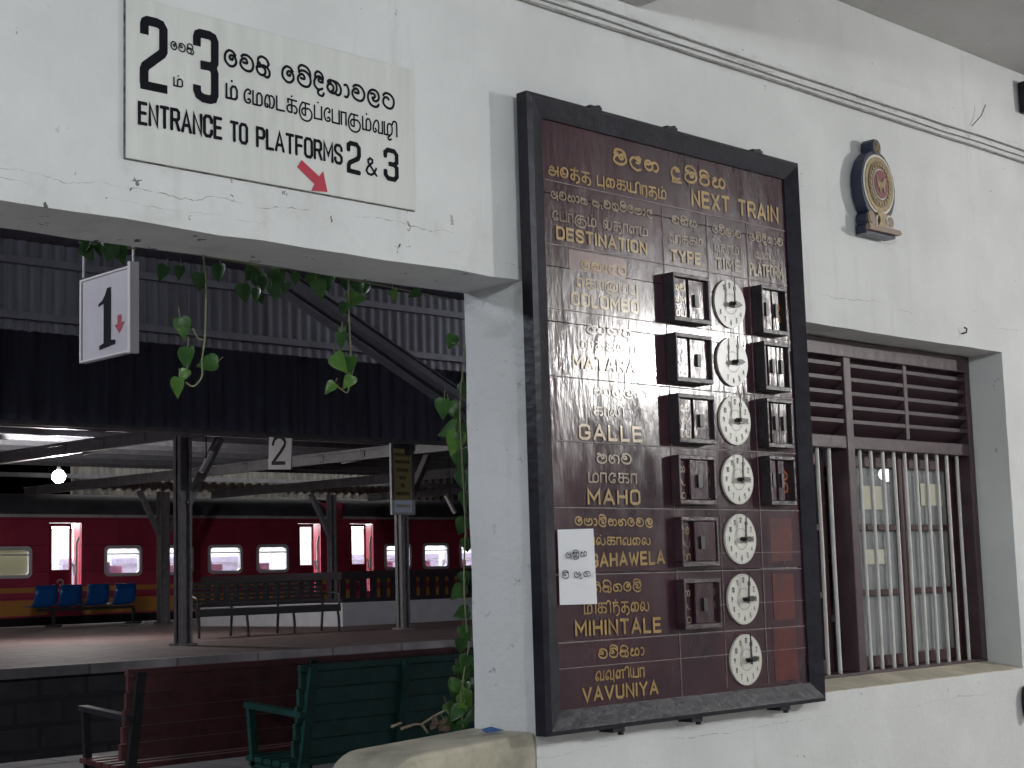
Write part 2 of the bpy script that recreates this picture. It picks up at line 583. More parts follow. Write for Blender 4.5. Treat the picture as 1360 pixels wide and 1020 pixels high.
# ------------------------------------------------------------------ hand lettering
GL = {
 # Latin capitals, 10 high
 'A': (5.6, "0 0/2.8 10/5.6 0|1 3.2/4.6 3.2"), 'B': (5, "0 0/0 10/3.4 10/4.7 9/4.7 6.6/3.4 5.4/0 5.4|3.4 5.4/5 4.2/5 1.2/3.6 0/0 0"),
 'C': (5, "5 7/5 8.6/3.8 10/1.2 10/0 8.6/0 1.4/1.2 0/3.8 0/5 1.4/5 3"), 'D': (5, "0 0/0 10/3.2 10/5 8/5 2/3.2 0/0 0"),
 'E': (4.6, "4.6 10/0 10/0 0/4.6 0|0 5.2/4.1 5.2"), 'F': (4.4, "4.4 10/0 10/0 0|0 5.2/3.9 5.2"),
 'G': (5, "5 7/5 8.6/3.8 10/1.2 10/0 8.6/0 1.4/1.2 0/3.8 0/5 1.4/5 4.4/2.9 4.4"), 'H': (5, "0 0/0 10|5 0/5 10|0 5.2/5 5.2"),
 'I': (.01, "0 0/0 10"), 'L': (4.2, "0 10/0 0/4.2 0"), 'M': (6.2, "0 0/0 10/3.1 3.2/6.2 10/6.2 0"), 'N': (5, "0 0/0 10/5 0/5 10"),
 'O': (5, "1.2 0/0 1.4/0 8.6/1.2 10/3.8 10/5 8.6/5 1.4/3.8 0/1.2 0"), 'P': (4.8, "0 0/0 10/3.7 10/4.8 8.9/4.8 5.9/3.7 4.8/0 4.8"),
 'R': (5, "0 0/0 10/3.7 10/4.8 8.9/4.8 6/3.7 4.9/0 4.9|2.9 4.9/5 0"),
 'S': (5, "5 7.2/5 8.7/3.8 10/1.2 10/0 8.7/0 6.8/1.2 5.6/3.8 4.6/5 3.4/5 1.3/3.8 0/1.2 0/0 1.3/0 2.8"),
 'T': (5, "0 10/5 10|2.5 10/2.5 0"), 'U': (5, "0 10/0 1.4/1.2 0/3.8 0/5 1.4/5 10"), 'V': (5.6, "0 10/2.8 0/5.6 10"),
 'W': (7, "0 10/1.7 0/3.5 8/5.3 0/7 10"), 'X': (5, "0 0/5 10|0 10/5 0"), 'Y': (5.4, "0 10/2.7 4.8/5.4 10|2.7 4.8/2.7 0"),
 '&': (6, "6 0/1.3 7/1.1 8.6/2.2 10/3.6 9.2/3.6 7.6/.8 4.4/0 2.4/.8 .6/2.6 0/4.4 1.2/5.8 4.4"),
 '.': (.6, "0 0/.6 .1"), '0': (5, "2.5 0/.4 2/.4 8/2.5 10/4.6 8/4.6 2/2.5 0"), '1': (1.6, "0 8/1.6 10/1.6 0"),
 '2': (5, "0 7.4/0 9.2/1.1 10/3.9 10/5 8.9/5 6.2/4.4 5/.6 3/0 2/0 0/5 0"),
 '3': (5, "0 7.6/0 9/1.1 10/3.9 10/5 8.8/5 6.2/3.9 5.2/1.8 5.2|3.9 5.2/5 4.2/5 1.2/3.9 0/1.1 0/0 1.1/0 2.5"),
 '4': (5, "4 0/4 10/0 3/5.4 3"), '5': (5, "4.6 10/.6 10/.3 5.6/3.2 6/4.8 4/4.4 1.2/2.4 0/0 1"), '6': (5, "4 10/1.2 6.4/.1 3/1 .6/3 0/4.8 1.6/4.6 4.4/2.6 5.6/.4 4.4"),
 '7': (5, "0 10/5 10/1.8 0"), '8': (5, "2.5 5.4/.6 7/.8 9.2/2.5 10/4.2 9.2/4.4 7/2.5 5.4/.2 3.2/.6 .8/2.5 0/4.4 .8/4.8 3.2/2.5 5.4"),
 '9': (5, "1 0/3.8 3.6/4.9 7/4 9.4/2 10/.2 8.4/.4 5.6/2.4 4.4/4.6 5.6"),
 # Sinhala (~), x-height 10
 'ke': (9, "~8 7.6/6.2 9.6/3.2 9.9/.8 7/.7 3/3.4 .2/6.4 .4/8.4 3/7.8 6/5.6 7.3/3.9 6.2/4.2 4.6/5.6 4.4/6 5.4"),
 'va': (10, "~1.2 8.4/3 9.9/6.2 9.9/9 7.6/9.7 3.8/8 .6/4.6 0/1.4 1.6/.5 4.4/1.8 6.8/3.8 7.6/5.2 6.2/5 4.8/2.4 4.8"),
 'na': (10, "~3 6.2/2.4 7.8/1.1 7/1.4 5.4/3.4 6.2/6 6.6/8.8 5/9.8 2.2/8.6 -.2/6.8 -.6/5.8 .3|~.3 4.6/.7 2.2/2.6 .3/5.1 .3/6.6 2.2/6.2 4.6/4.4 5.6/2.4 5.2/.3 4.6"),
 'da': (7.6, "~6.8 5.6/5.6 7.8/3.6 7.4/3.8 5.8/6.4 5.8/5 8.8/2.4 8.6/.4 5.6/.8 2.2/3.4 .4/6.4 1.6|~4.2 .5/2.9 -1.2/3.9 -3/6.2 -3.2/7.3 -1.2"),
 'du': (8.4, "~6.4 7/5.4 9/3.8 8/4.6 6.8/5.8 8.6/3.4 9.9/.8 7.4/.6 3/3.4 .2/6.6 1|1.4 1/1 -2.2/7.8 -2.2"),
 'ka': (11, "~2 8.6/.8 7.4/1.6 6.2/2.8 7.2/2.2 8.6/5 8.4/7 6.4/7.2 3/5.4 .6/2.4 .8/.5 3/.9 5.2/2.8 6.2/4.8 4.8/4.6 2.4/3.4 1.6|~4.6 8.7/8.4 7.8/10.4 4.8/10 1.4/8.2 -.1/6.4 .5"),
 'aa': (3.6, "~0 7.8/1.8 8.2/3.2 5.6/3.2 2.4/2 .2/.3 .3"),
 'la': (9.6, "~2.6 6.8/4.4 7.3/6 6.2/5.4 4.6/4 4.4/4.6 2.8/6.8 2.6/8.8 4.4/8.8 7.4/6.8 9.6/3.6 9.6/1.2 7.4/.5 4/1.6 .6/4.4 -1.3/7.4 -1/8.8 .8"),
 'tta': (9.6, "~.8 8/2.8 9.9/6.2 9.7/8.9 7.2/9.2 3.8/7.6 .7/4.6 0/1.6 1.6/.8 4.4/2 6.8/4.2 7/5.2 5.8"),
 'ma': (9.4, "~.8 8.8/2.4 9.6/3.6 8/2 6.8/.7 5/.7 2/3.2 0/6.6 .2/9 2.8/8.9 6.6/6.8 8.6/4.8 7.8/4.4 5.6/5.8 4.4/7 5.4/6.2 6.8"),
 'lla': (8.8, "~7 6.6/8.4 8/7.4 9.6/5.6 9/5.8 7/4 8.6/2 7.6/.8 4.4/2 .2/5.2 -2.2/8.4 -1.2|~5.8 7/7.8 6.6/7.4 4.4/5 4.2"),
 'ga': (10.8, "~.7 4.6/1.6 7.6/4 8.4/5.4 6.8/4 5.4/1.8 5.2/1 2.6/3 .2/5.6 1/6.4 3.6/6.2 6.4/8.2 7.8/10.2 6.2/10.5 2.6/9 0/7.4 .6"),
 'ra': (8.6, "~1 8/1.8 5.6/.7 2.6/2.8 .1/6.2 .2/8 2.8/7.2 5.6/5 6.8/2.4 6.4|~1.8 5.6/3.4 8/6.2 8"),
 'ya': (10.6, "~1 6.6/2.4 8/3.5 6.6/2.4 5.4/.8 4.2/.8 1.4/3 .1/5.4 1.2/5.9 4/5.9 7|~5.8 2.4/7.4 .2/9.5 .9/10.1 4/9 7.2/7.2 8/6.6 6.4"),
 'a_': (9, "~4.8 7/3.4 9/1.4 7.6/.6 4.6/1.6 1.2/4.6 .1/7 1.6/7.4 4.2/5.6 5.8/3.6 5|~7 8.8/8.4 7.6/8.7 3/8.7 -2"),
 'sa': (10.4, "~1 6.8/2.4 8/3.4 6.6/2.2 5.4/.8 4/.8 1.2/3 .1/5.4 1.2/5.6 4/4.2 6|~5.4 1.2/7.4 .1/9.8 1.4/10 5/8 7.8/5.8 7"),
 'ta': (10, "~3.8 6.2/2.6 7.8/1 6.6/.7 3/2.2 .3/4.6 .5/5.8 2.6/5 4.8/3.4 5.2|~2.6 7.8/6 8.6/9 6.8/9.8 3/8.4 .2/6.6 .3"),
 'pa': (10.2, "~1 8/.5 4/1.6 .8/5 -.1/8.6 1/9.8 4.4/8.4 7.8/6 7.4/6.4 5.2/4.4 4.4/2.6 6/3.6 7.8"),
 'ha': (10, "~2.4 8/.8 6.4/.8 2.4/3 .1/5.4 1.6/5 4.6/3 5.6/2.4 4|~3.2 6/6 8.4/9 7/9.9 3.4/9 .2"),
 'ba': (9.2, "~1.2 7/3 8.2/3.8 6.4/1.8 5.2/.7 3/2 .5/5.6 .1/8.6 1.6/9.2 5/8 8/5.6 9.4|~5.6 9.4/4.6 8/5.4 6.6"),
 'ae': (11.4, "~4.8 7/3.4 9/1.4 7.6/.6 4.6/1.6 1.2/4.6 .1/7 1.6/7.4 4.2/5.6 5.8/3.6 5|~7 8.8/8.4 7.6/8.7 3/8.7 -2/10 -2.8/11.4 -1.4|8.7 3.6/10.8 3.6"),
 'aem': (2.4, "~.4 3.4/1.4 1.6/1.2 -1.4/2.4 -2.2"),
 # Sinhala marks (drawn over a 10-wide base)
 '+i': (0, "~1.4 7.6/1.5 10.4/4 12.2/7.4 11.2/9 8.6/8.4 7"), '+ii': (0, "~1.4 7.6/1.4 11/4 12.8/8 11.6/9.2 8.9/7.8 8.8/7.8 10.4"),
 '+f': (0, "~1.4 9.2/1.2 11.6/3.2 13.4/6.6 13/9 10.6/9.5 7.2"), '+u': (0, "~3 -1.4/6 -1.4/7.4 -3"), '+r': (0, "~1 -.6/3 -3/7 -3/9 -.6"),
 # Tamil
 't_m': (7.4, "0 10/0 0/6 0/7.4 1.6/7.4 6.8/6.2 9/4.4 9/3.2 7.2/3.2 0"), 't_y': (8.6, "~0 10/.1 3/1.4 .2/2.9 1.6/3.1 10|3 1.4/3.6 0/8.4 0/8.4 10"),
 't_p': (6.2, "0 10/0 0/6.2 0/6.2 10"), 't_v': (9, "~2.2 3/3.2 1.4/2.2 0/.8 .6/.4 4/2 8.2/4.2 9.4/5.6 6.6/5.2 .2|5.2 0/9 0/9 9.6"),
 't_k': (9, "1 10/8.6 9.6|4.4 10/4.4 .4|~1.3 9.8/1.2 7.2|~4.4 5.4/2 5.6/.4 3.2/1.6 .5/4.4 .4|~4.4 5.4/7.4 5.6/9 3/8 .3/6.4 .6"),
 't_ku': (11.4, "2.6 10/9 9.6|5.4 10/5.4 .6|~5.4 5.4/3.6 5.6/2.2 3.6/3.2 .9/5.4 .6|~5.4 5.6/8.8 5.8/11 2.8/10 -1.6/6.4 -3.6/2.2 -2.4/.2 1.6/.6 6/2.4 9.4"),
 't_t': (8.6, ".6 10/7.4 10|~3.8 10/3.8 .8/2.2 .1/.6 1.8/1.6 4.8/4 5.6/7 5/8.4 2/7.8 -1.6/5.6 -3"), 't_tt': (6.4, "0 10/0 0/6.4 0"),
 't_ai': (8.4, "~2 2.6/3 1.4/2.2 .1/.8 .8/.4 4.6/1.8 8.6/3.6 8.8/4.6 4.2/4.2 .1|~3.6 7.6/5.4 9.2/7.8 8/8.3 4.6/7.2 .9/5.6 .1"),
 't_E': (5.6, "~4 7/5.2 7.2/5.4 9/3.4 10/1.2 8/.4 4/1.8 .5/4.2 .1/5.4 1.6/4.4 3.1/3.2 2.2"), 't_e': (5.4, "~5.2 0/5.2 7/4 9.8/1.8 9.2/.6 5.6/.8 2/2 .2/3.2 1.4/2.6 3/1.1 2.6"),
 't_aa': (4.2, "0 0/0 9.6/4.2 9.6/4.2 0"), 't_r': (4.6, "0 0/0 9.6/4.4 9.6/4.4 0/3 -2.6"), 't_i': (2.6, "~-1.8 8.8/-.8 11.4/1.2 11.8/2.4 9.6/2.4 0"),
 't_zh': (7.4, "0 10/0 0/5 0|~3 0/3 6.8/4.4 9/6.4 8.8/7.4 6/7 2/5.4 0/3.6 -2/4.4 -3.8/6.4 -2.8"), 't_l': (9.4, "~2.2 4/3.4 2.4/2 .4/.5 1.8/.7 6/2.4 9.4/4.4 8/4.7 3/6.2 .2/8.4 .5/9.3 4/8.4 8.6"),
 't_n': (10, "~2 2.8/2.8 1.2/1.8 .1/.6 1.4/.8 6/2.6 9/4.2 7.4/4.5 .2|~4.5 6.4/5.8 9/8 9|8 9/8 0|8 9.2/10 9.2"), 't_a': (8.8, "~1.4 7/3 9/4.7 7.4/3.6 5.4/.8 4.7|~.8 4.7/.5 2/2.4 .1/5.2 .6/6.6 3/5.8 4.7|.8 4.7/8.6 4.7|8.7 9.6/8.7 0"),
 't_tu': (7.4, "~1.6 8.6/.5 5/1.4 1.2/4 .1/6.4 2/6.8 7/5.2 9.8/2.8 10|2.6 10/2.6 3.6/4.8 3.6"), 't_pu': (6.4, "0 10/0 0/6.2 0|6.2 10/6.2 -3.6"),
 't_N': (7.4, ".4 10/6 10|1.4 10/1.4 .2|~1.4 5.4/4.4 7.4/6.8 5.4/7.2 1/6 -2.2/4 -3.4"), 't_s': (9, "~.6 4/2 1/3.8 2/3 5/1.2 6.4/2 9.6/4.6 9.2/5 .6/7.4 .3/8.8 3/8.8 9.4"),
 't_zhu': (11, "2.6 8.6/2.6 1.8/6 1.8|~4.8 1.8/4.9 6.6/6.2 7.6/7.4 5.8/7 2.8/5.8 .6|~6.4 .4/9.4 1.4/10.6 5/9.6 9/6 10.6/2 9.4/.2 5/1 0/4 -2.6/7.4 -2.4"), 't_R': (8.4, "0 0/0 9.4/3.8 9.4/3.8 0|~3.8 6.4/5.6 9.4/8 8/8.3 3/7 -1.6"),
 't_vu': (9, "~2.2 3/3.2 1.4/2.2 0/.8 .6/.4 4/2 8.2/4.2 9.4/5.6 6.6/5.2 .2|5.2 0/8.8 0|8.8 9.6/8.8 -3.4"), '+.': (0, "4.8 12.4/5.3 12.7"),
}


def glyph_strokes(tok):
    """token like 'na+i' -> width, list of strokes"""
    parts = tok.split('+')
    w, s = GL[parts[0]]
    out = []

    def parse(s, sx=1, tamil=False):
        for st in s.split('|'):
            cur = st.startswith('~')
            pts = [tuple(map(float, p.split())) for p in st.lstrip('~').split('/')]
            pts = [(x * sx, y) for x, y in pts]
            out.append(smooth(pts) if cur else pts)
    parse(s)
    for mk in parts[1:]:
        parse(GL['+' + mk][1], w / 10.0)
    return w, out


def smooth(p, k=4):
    if len(p) < 3:
        return p
    q = []
    for i in range(len(p) - 1):
        p0, p1, p2, p3 = p[max(i - 1, 0)], p[i], p[i + 1], p[min(i + 2, len(p) - 1)]
        for j in range(k):
            t = j / k
            q.append(tuple(.5 * (2 * b + (c - a) * t + (2 * a - 5 * b + 4 * c - d) * t * t + (3 * b - a - 3 * c + d) * t ** 3) for a, b, c, d in zip(p0, p1, p2, p3)))
    q.append(p[-1])
    return q


STROKE_N = [0]


def ribbon(mb, pts, w, fn, flat=False):
    """painted stroke: pts in plane units, width w, fn(u,v,off)->xyz"""
    pts = [Vector((p[0], p[1])) for p in pts]
    pts = [p for i, p in enumerate(pts) if i == 0 or (p - pts[i - 1]).length > 1e-5]
    if len(pts) < 2:
        return
    STROKE_N[0] = (STROKE_N[0] + 1) % 40
    base = .0006 + STROKE_N[0] * .00002
    L, Rr = [], []
    n = len(pts)
    for i, p in enumerate(pts):
        d1 = (p - pts[i - 1]).normalized() if i else (pts[1] - p).normalized()
        d2 = (pts[i + 1] - p).normalized() if i < n - 1 else d1
        t = (d1 + d2)
        t = t.normalized() if t.length > 1e-4 else d1
        nn = Vector((-t.y, t.x))
        c = max(.5, nn.dot(Vector((-d1.y, d1.x))))
        o = nn * (w / 2 / c)
        L.append(p + o)
        Rr.append(p - o)
    if not flat:   # short rounded ends
        for (a, b) in ((0, 1), (n - 1, n - 2)):
            d = (pts[a] - pts[b]).normalized() * w * .35
            nn = Vector((-d.y, d.x)).normalized() * w * .3
            s = 1 if a == 0 else -1
            e1, e2 = pts[a] + d - nn * s * -1 * -1, pts[a] + d + nn * s
            if a == 0:
                L.insert(0, pts[a] + d - nn)
                Rr.insert(0, pts[a] + d + nn)
            else:
                L.append(pts[a] + d + nn)
                Rr.append(pts[a] + d - nn)
    m = len(L)
    vs = []
    for i in range(m):
        off = base + .0004 * i / m
        vs.append(fn(L[i].x, L[i].y, off))
        vs.append(fn(Rr[i].x, Rr[i].y, off))
    mb.add(vs, [(2 * i, 2 * i + 1, 2 * i + 3, 2 * i + 2) for i in range(m - 1)])


def text_uv(mb, toks, u0, v0, u1, v1, h, w, fn, gap=1.9, squeeze=None):
    if isinstance(toks, str):
        toks = toks.split()
    G = []
    x = 0
    for t in toks:
        if t == '_':
            x += 5
            continue
        gw, st = glyph_strokes(t)
        G.append((x, st))
        x += gw + gap
    tot = x - gap
    du, dv = (u1 - u0) / tot, (v1 - v0) / tot
    sy = h / 10.0
    for x0, st in G:
        for s in st:
            ribbon(mb, [(u0 + (x0 + a) * du, v0 + (x0 + a) * dv + b * sy) for a, b in s], w, fn)


def text_px(mb, toks, p0, p1, hpx, wpx, Y, gap=1.9):
    """a line of lettering on the vertical plane y=Y, its baseline ends read off the photograph"""
    a, b, c = onY(*p0, Y), onY(*p1, Y), onY(p0[0], p0[1] - hpx, Y)
    h = c.z - a.z
    text_uv(mb, toks, a.x, a.z, b.x, b.z, h, wpx * h / hpx, lambda u, v, o: (u, Y - o, v), gap)


def line_px(parent, m, *a, name='lettering'):
    mb = MB()
    text_px(mb, *a)
    return mb.build(name, m, parent, fix=False)


def trace_px(mb, pts, wm, Y, curve=False):
    q = [onY(x, y, Y) for x, y in pts]
    q = [(p.x, p.z) for p in q]
    ribbon(mb, smooth(q) if curve else q, wm, lambda u, v, o: (u, Y - o, v), flat=True)


# ================================================================== SETTING
HX0, HX1, HY0, CZ = -7.0, 13.0, -8.0, 3.23
MB().box(HX0, HX1, HY0, .22, -.2, 0).build('hall_floor', M_HFLOOR)['kind'] = 'structure'
MB().box(-60, 90, .224, 9.35, -.2, 0).build('platform', M_FLOOR1)['kind'] = 'structure'
MB().box(-60, 90, 9.35, 9.75, -.2, .004).build('platform_edge', M_EDGE)['kind'] = 'structure'
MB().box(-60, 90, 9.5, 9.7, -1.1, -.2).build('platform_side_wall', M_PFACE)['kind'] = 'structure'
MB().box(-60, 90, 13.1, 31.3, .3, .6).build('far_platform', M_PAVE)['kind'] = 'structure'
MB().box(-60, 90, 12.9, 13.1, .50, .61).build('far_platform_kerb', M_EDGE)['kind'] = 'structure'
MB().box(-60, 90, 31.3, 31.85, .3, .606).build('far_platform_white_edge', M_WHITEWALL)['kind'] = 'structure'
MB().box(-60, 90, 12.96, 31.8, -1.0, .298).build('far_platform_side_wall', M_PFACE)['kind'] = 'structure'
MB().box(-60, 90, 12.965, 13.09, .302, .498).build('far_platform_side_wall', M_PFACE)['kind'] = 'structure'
MB().box(-300, 400, 9.6, 400, -1.3, -1.0).build('ground', M_BALLAST)['kind'] = 'structure'
rl = MB()
for y in (10.6, 12.25, 32.9, 34.6):
    rl.box(-60, 90, y - .035, y + .035, -.95, -.83)
    rl.box(-60, 90, y - .07, y + .07, -.99, -.95)
rl.build('railway_track', M_RAIL)['kind'] = 'structure'

# ---- station building: front wall with the entrance opening and the window opening
WT = .22
OPX, OPZ = 2.776, 2.143          # entrance: right jamb, lintel underside
OPX0 = -2.2                      # entrance: left jamb (outside the picture)
WX0, WX1, WZ0, WZ1 = 3.70, 5.170, 1.034, 2.147
bld = thing('station_building', (3, 0, 0), "white plastered station wall with a wide open entrance and a barred brown window", 'building')


def wall_with_holes(xs, zs, holes, y0, y1):
    mb = MB()
    xs, zs = sorted(set(xs)), sorted(set(zs))

    def solid(i, j):
        if not (0 <= i < len(xs) - 1 and 0 <= j < len(zs) - 1):
            return False
        cx, cz = (xs[i] + xs[i + 1]) / 2, (zs[j] + zs[j + 1]) / 2
        return not any(a < cx < b and c < cz < d for a, b, c, d in holes)
    for i in range(len(xs) - 1):
        for j in range(len(zs) - 1):
            if not solid(i, j):
                continue
            a, b, c, d = xs[i], xs[i + 1], zs[j], zs[j + 1]
            mb.add([(a, y0, c), (b, y0, c), (b, y0, d), (a, y0, d)], [(0, 1, 2, 3)])
            mb.add([(a, y1, c), (b, y1, c), (b, y1, d), (a, y1, d)], [(3, 2, 1, 0)])
            for (di, dj, q) in ((-1, 0, (a, a, c, d)), (1, 0, (b, b, c, d)), (0, -1, (a, b, c, c)), (0, 1, (a, b, d, d))):
                if not solid(i + di, j + dj):
                    xa, xb, za, zb = q
                    if di:
                        mb.add([(xa, y0, za), (xa, y1, za), (xa, y1, zb), (xa, y0, zb)], [(0, 1, 2, 3)])
                    else:
                        mb.add([(xa, y0, za), (xb, y0, za), (xb, y1, za), (xa, y1, za)], [(0, 1, 2, 3)])
    return mb


def weld(o, d=.0004):
    bm = bmesh.new()
    bm.from_mesh(o.data)
    bmesh.ops.remove_doubles(bm, verts=bm.verts, dist=d)
    bmesh.ops.recalc_face_normals(bm, faces=bm.faces)
    bm.to_mesh(o.data)
    bm.free()


gx = [OPX0 + (OPX - OPX0) * i / 44 for i in range(1, 44)] + [WX0 + (WX1 - WX0) * i / 14 for i in range(1, 14)]
gz = [WZ0 + (WZ1 - WZ0) * i / 13 for i in range(1, 13)]
w = wall_with_holes([HX0, OPX0, OPX, WX0, WX1, HX1] + gx, [0, WZ0, WZ1, OPZ, 3.9] + gz,
                    [(OPX0, OPX, -1, OPZ), (WX0, WX1, WZ0, WZ1)], 0, WT).build('front_wall', M_WALL, bld)
weld(w)
for v_ in w.data.vertices:      # hand-floated arrises are never straight
    x_, z_ = v_.co.x + 3, v_.co.z
    jt = lambda: random.uniform(-.0032, .0032)
    if abs(z_ - OPZ) < .001 and OPX0 + .01 < x_ < OPX - .01:
        v_.co.z += jt()
    if abs(x_ - OPX) < .001 and z_ < OPZ - .01:
        v_.co.x += jt() * .7
    if WX0 + .01 < x_ < WX1 - .01 and abs(z_ - WZ1) < .001:
        v_.co.z += jt() * .6
    if abs(x_ - WX1) < .001 and WZ0 + .01 < z_ < WZ1 - .01:
        v_.co.x += abs(jt()) * .6
w.data.update()
m = w.modifiers.new('bevel', 'BEVEL')
m.width = .008
m.segments = 3
m.limit_method = 'ANGLE'
hw = MB()
hw.box(HX0 - .2, HX0, HY0, 0, 0, CZ).box(HX1, HX1 + .2, HY0, 0, 0, CZ).box(HX0 - .2, HX1 + .2, HY0 - .2, HY0, 0, CZ)
hw.build('hall_wall', M_WALL, bld)
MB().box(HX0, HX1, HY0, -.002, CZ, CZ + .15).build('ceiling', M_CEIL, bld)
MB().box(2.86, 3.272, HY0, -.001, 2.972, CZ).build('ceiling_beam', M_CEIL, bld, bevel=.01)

# parapet stub beside the entrance (cement, rounded end)
pp = []
for k in range(9):
    a = math.pi / 2 * k / 8
    pp.append((2.315 + .075 * (1 - math.sin(a)) , 1.018 - .075 * (1 - math.cos(a))))
poly = [(2.773, 0.0), (2.773, 1.026)] + [(2.39 - .09 * math.sin(math.pi / 2 * k / 8), 1.008 - .09 + .09 * math.cos(math.pi / 2 * k / 8)) for k in range(9)] + [(2.30, 0.0)]
M_PARA = bpy.data.materials.new('yellowed_cement_ledge')
M_PARA = mat('yellowed_cement_ledge', (.58, .53, .42), .7, c2=(.25, .24, .19), vscale=5, bump=.5, bscale=30)
MB().prism(poly, lambda u, v, d: (u, d, v), -.004, WT + .004).build('low_parapet', M_PARA, bld, bevel=.012)
# window sill of rough plaster
sl = MB()
sl.add([(WX0, .002, 1.036), (WX1 - .004, .002, 1.036), (WX1 - .004, .15, 1.062), (WX0, .15, 1.062), (WX0, .002, 1.0), (WX1 - .004, .002, 1.0), (WX1 - .004, .15, 1.0), (WX0, .15, 1.0)],
       [(0, 1, 2, 3), (4, 7, 6, 5), (0, 4, 5, 1), (2, 6, 7, 3), (0, 3, 7, 4), (1, 5, 6, 2)])
sl.build('window_sill', M_SOFFIT, bld)

# ---- window: frame > louvre panels, bars, sashes, panes
FY0, FY1 = .13, .215
fr = MB()
fr.box(WX0 - .02, WX1 - .002, FY0, FY1, 2.085, 2.143)          # head
fr.box(WX0 - .02, WX1 - .002, FY0, FY1, 1.030, 1.068)          # bottom rail
fr.box(5.135, WX1 - .003, FY0, FY1, 1.068, 2.085)              # right jamb
fr.box(4.364, 4.405, FY0 - .003, FY1, 1.068, 2.085)            # mullion
fr.box(WX0 - .02, 4.364, FY0, FY1, 1.784, 1.826).box(4.405, 5.135, FY0, FY1, 1.784, 1.826)
fr.box(4.727, 4.750, FY0 + .002, FY0 + .05, 1.826, 2.085)
frame = fr.build('window', M_WIN, bld, bevel=.003)
for a, b in ((WX0, 4.364), (4.405, 4.727), (4.750, 5.135)):
    lv = MB()
    for k in range(6):
        z = 1.868 + k * .0465
        zt_ = min(z + .012, 2.12)
        lv.add([(a, FY0 + .004, z), (b, FY0 + .004, z), (b, FY0 + .072, z - .055), (a, FY0 + .072, z - .055),
                (a, FY0 + .004, zt_), (b, FY0 + .004, zt_), (b, FY0 + .072, z - .045), (a, FY0 + .072, z - .045)],
               [(0, 1, 2, 3), (7, 6, 5, 4), (0, 4, 5, 1), (3, 2, 6, 7), (0, 3, 7, 4), (1, 5, 6, 2)])
    lv.build('louvre_panel', M_LOUVRE, frame)
for i, x in enumerate([4.03, 4.095, 4.16, 4.223, 4.289, 4.464, 4.528, 4.599, 4.666, 4.734, 4.802, 4.871, 4.940, 5.005, 5.075]):
    MB().tube([(x, FY0 + .02, 1.066), (x + random.uniform(-.004, .004), FY0 + .02, 1.45), (x, FY0 + .02, 1.786)], .0065, 8).build('security_bar', M_STEEL, frame)
SY0, SY1 = .20, .235
for a, b in ((3.72, 4.33), (4.428, 4.793), (4.797, 5.128)):
    s = MB()
    st = .030
    s.box(a, a + st, SY0, SY1, 1.07, 1.782).box(b - st, b, SY0, SY1, 1.07, 1.782)
    s.box(a + st, b - st, SY0, SY1, 1.07, 1.108).box(a + st, b - st, SY0, SY1, 1.735, 1.782)
    for z in (1.305, 1.522):
        s.box(a + st, b - st, SY0 + .002, SY1 - .002, z, z + .02)
    so = s.build('sash', M_SASH, frame, bevel=.002)
    p = MB()
    for z0, z1 in ((1.108, 1.305), (1.325, 1.522), (1.542, 1.735)):
        p.add([(a + st, .22, z0), (b - st, .22, z0), (b - st, .22, z1), (a + st, .22, z1)], [(0, 1, 2, 3)])
    p.build('pane', M_PANE, frame)
# lit tube of the platform seen through the panes
q = onY(1180, 630, 6.5)
ol = thing('platform_tube_lamp', (q.x, q.y, q.z), "lit platform lamp seen through the barred window glass", 'lamp')
MB().tube([(q.x - .07, q.y, q.z), (q.x + .12, q.y + .1, q.z)], .07, 10).build('tube', M_TUBEO, ol)
MB().box(q.x - .12, q.x + .17, q.y - .03, q.y + .13, q.z + .072, q.z + .12).build('batten', M_FIX, ol)
MB().tube([(q.x, q.y + .05, q.z + .12), (q.x, q.y + .05, 4.35)], .006, 6).build('hanging_rod', M_BLACK, ol)
for (x0, y0, x1, y1), lb, Y in (((1143, 645, 1172, 677), "left one of two yellowed papers stuck high behind the barred window", .214),
                            ((1222, 642, 1252, 672), "right one of two yellowed papers stuck high behind the barred window", .214),
                            ((1148, 730, 1175, 749), "small yellowed paper stuck in the middle left window pane", .214)):
    a, b = onY(x0, y0, Y), onY(x1, y1, Y)
    tag(MB().box(a.x, b.x, Y, Y + .001, b.z, a.z).build('paper_sheet', M_YPAPER), lb, 'paper')

# ================================================================== THE ENTRANCE SIGN
SGY = -.009
sg = thing('entrance_sign', (2.03, 0, 2.27), "white rectangular entrance sign on the wall with large numerals 2 and 3", 'sign')
MB().box(1.643, 2.419, SGY, -.005, 2.27, 2.615).build('sign_board', M_SIGN, sg, bevel=.002)
MB().box(1.6421, 2.4195, -.004, -.0005, 2.2684, 2.6160).build('sign_edge', mat('dark_edge_outline', (.30, .30, .28), .9, c2=(.02, .02, .02), vscale=45), sg)  # thin mottled dark border strip behind the sign board
ss = 130 / 947.0
Z1 = lambda pts: [(170 + x * ss, 10 + y * ss) for x, y in pts]
t = MB()
c2 = [(157, 258), (157, 165), (165, 138), (190, 128), (275, 148), (318, 170), (341, 215), (341, 425), (325, 452), (168, 565), (154, 600), (154, 742)]
trace_px(t, Z1(c2), .0205, SGY)
trace_px(t, Z1([(117, 742), (380, 797)]), .0185, SGY)
trace_px(t, Z1([(665, 372), (665, 285), (674, 258), (700, 250), (785, 270), (822, 293), (838, 335), (838, 535), (822, 570), (790, 572), (699, 553)]), .0195, SGY)
trace_px(t, Z1([(790, 572), (822, 590), (838, 640), (838, 845), (824, 885), (790, 892), (725, 877), (682, 845), (666, 800), (666, 748)]), .0195, SGY)
t.build('large_numerals', M_INK, sg)
line_px(sg, M_INK, 'ke va na+i', (297.6, 85.4), (358.4, 103), 20.5, 3.66, SGY)
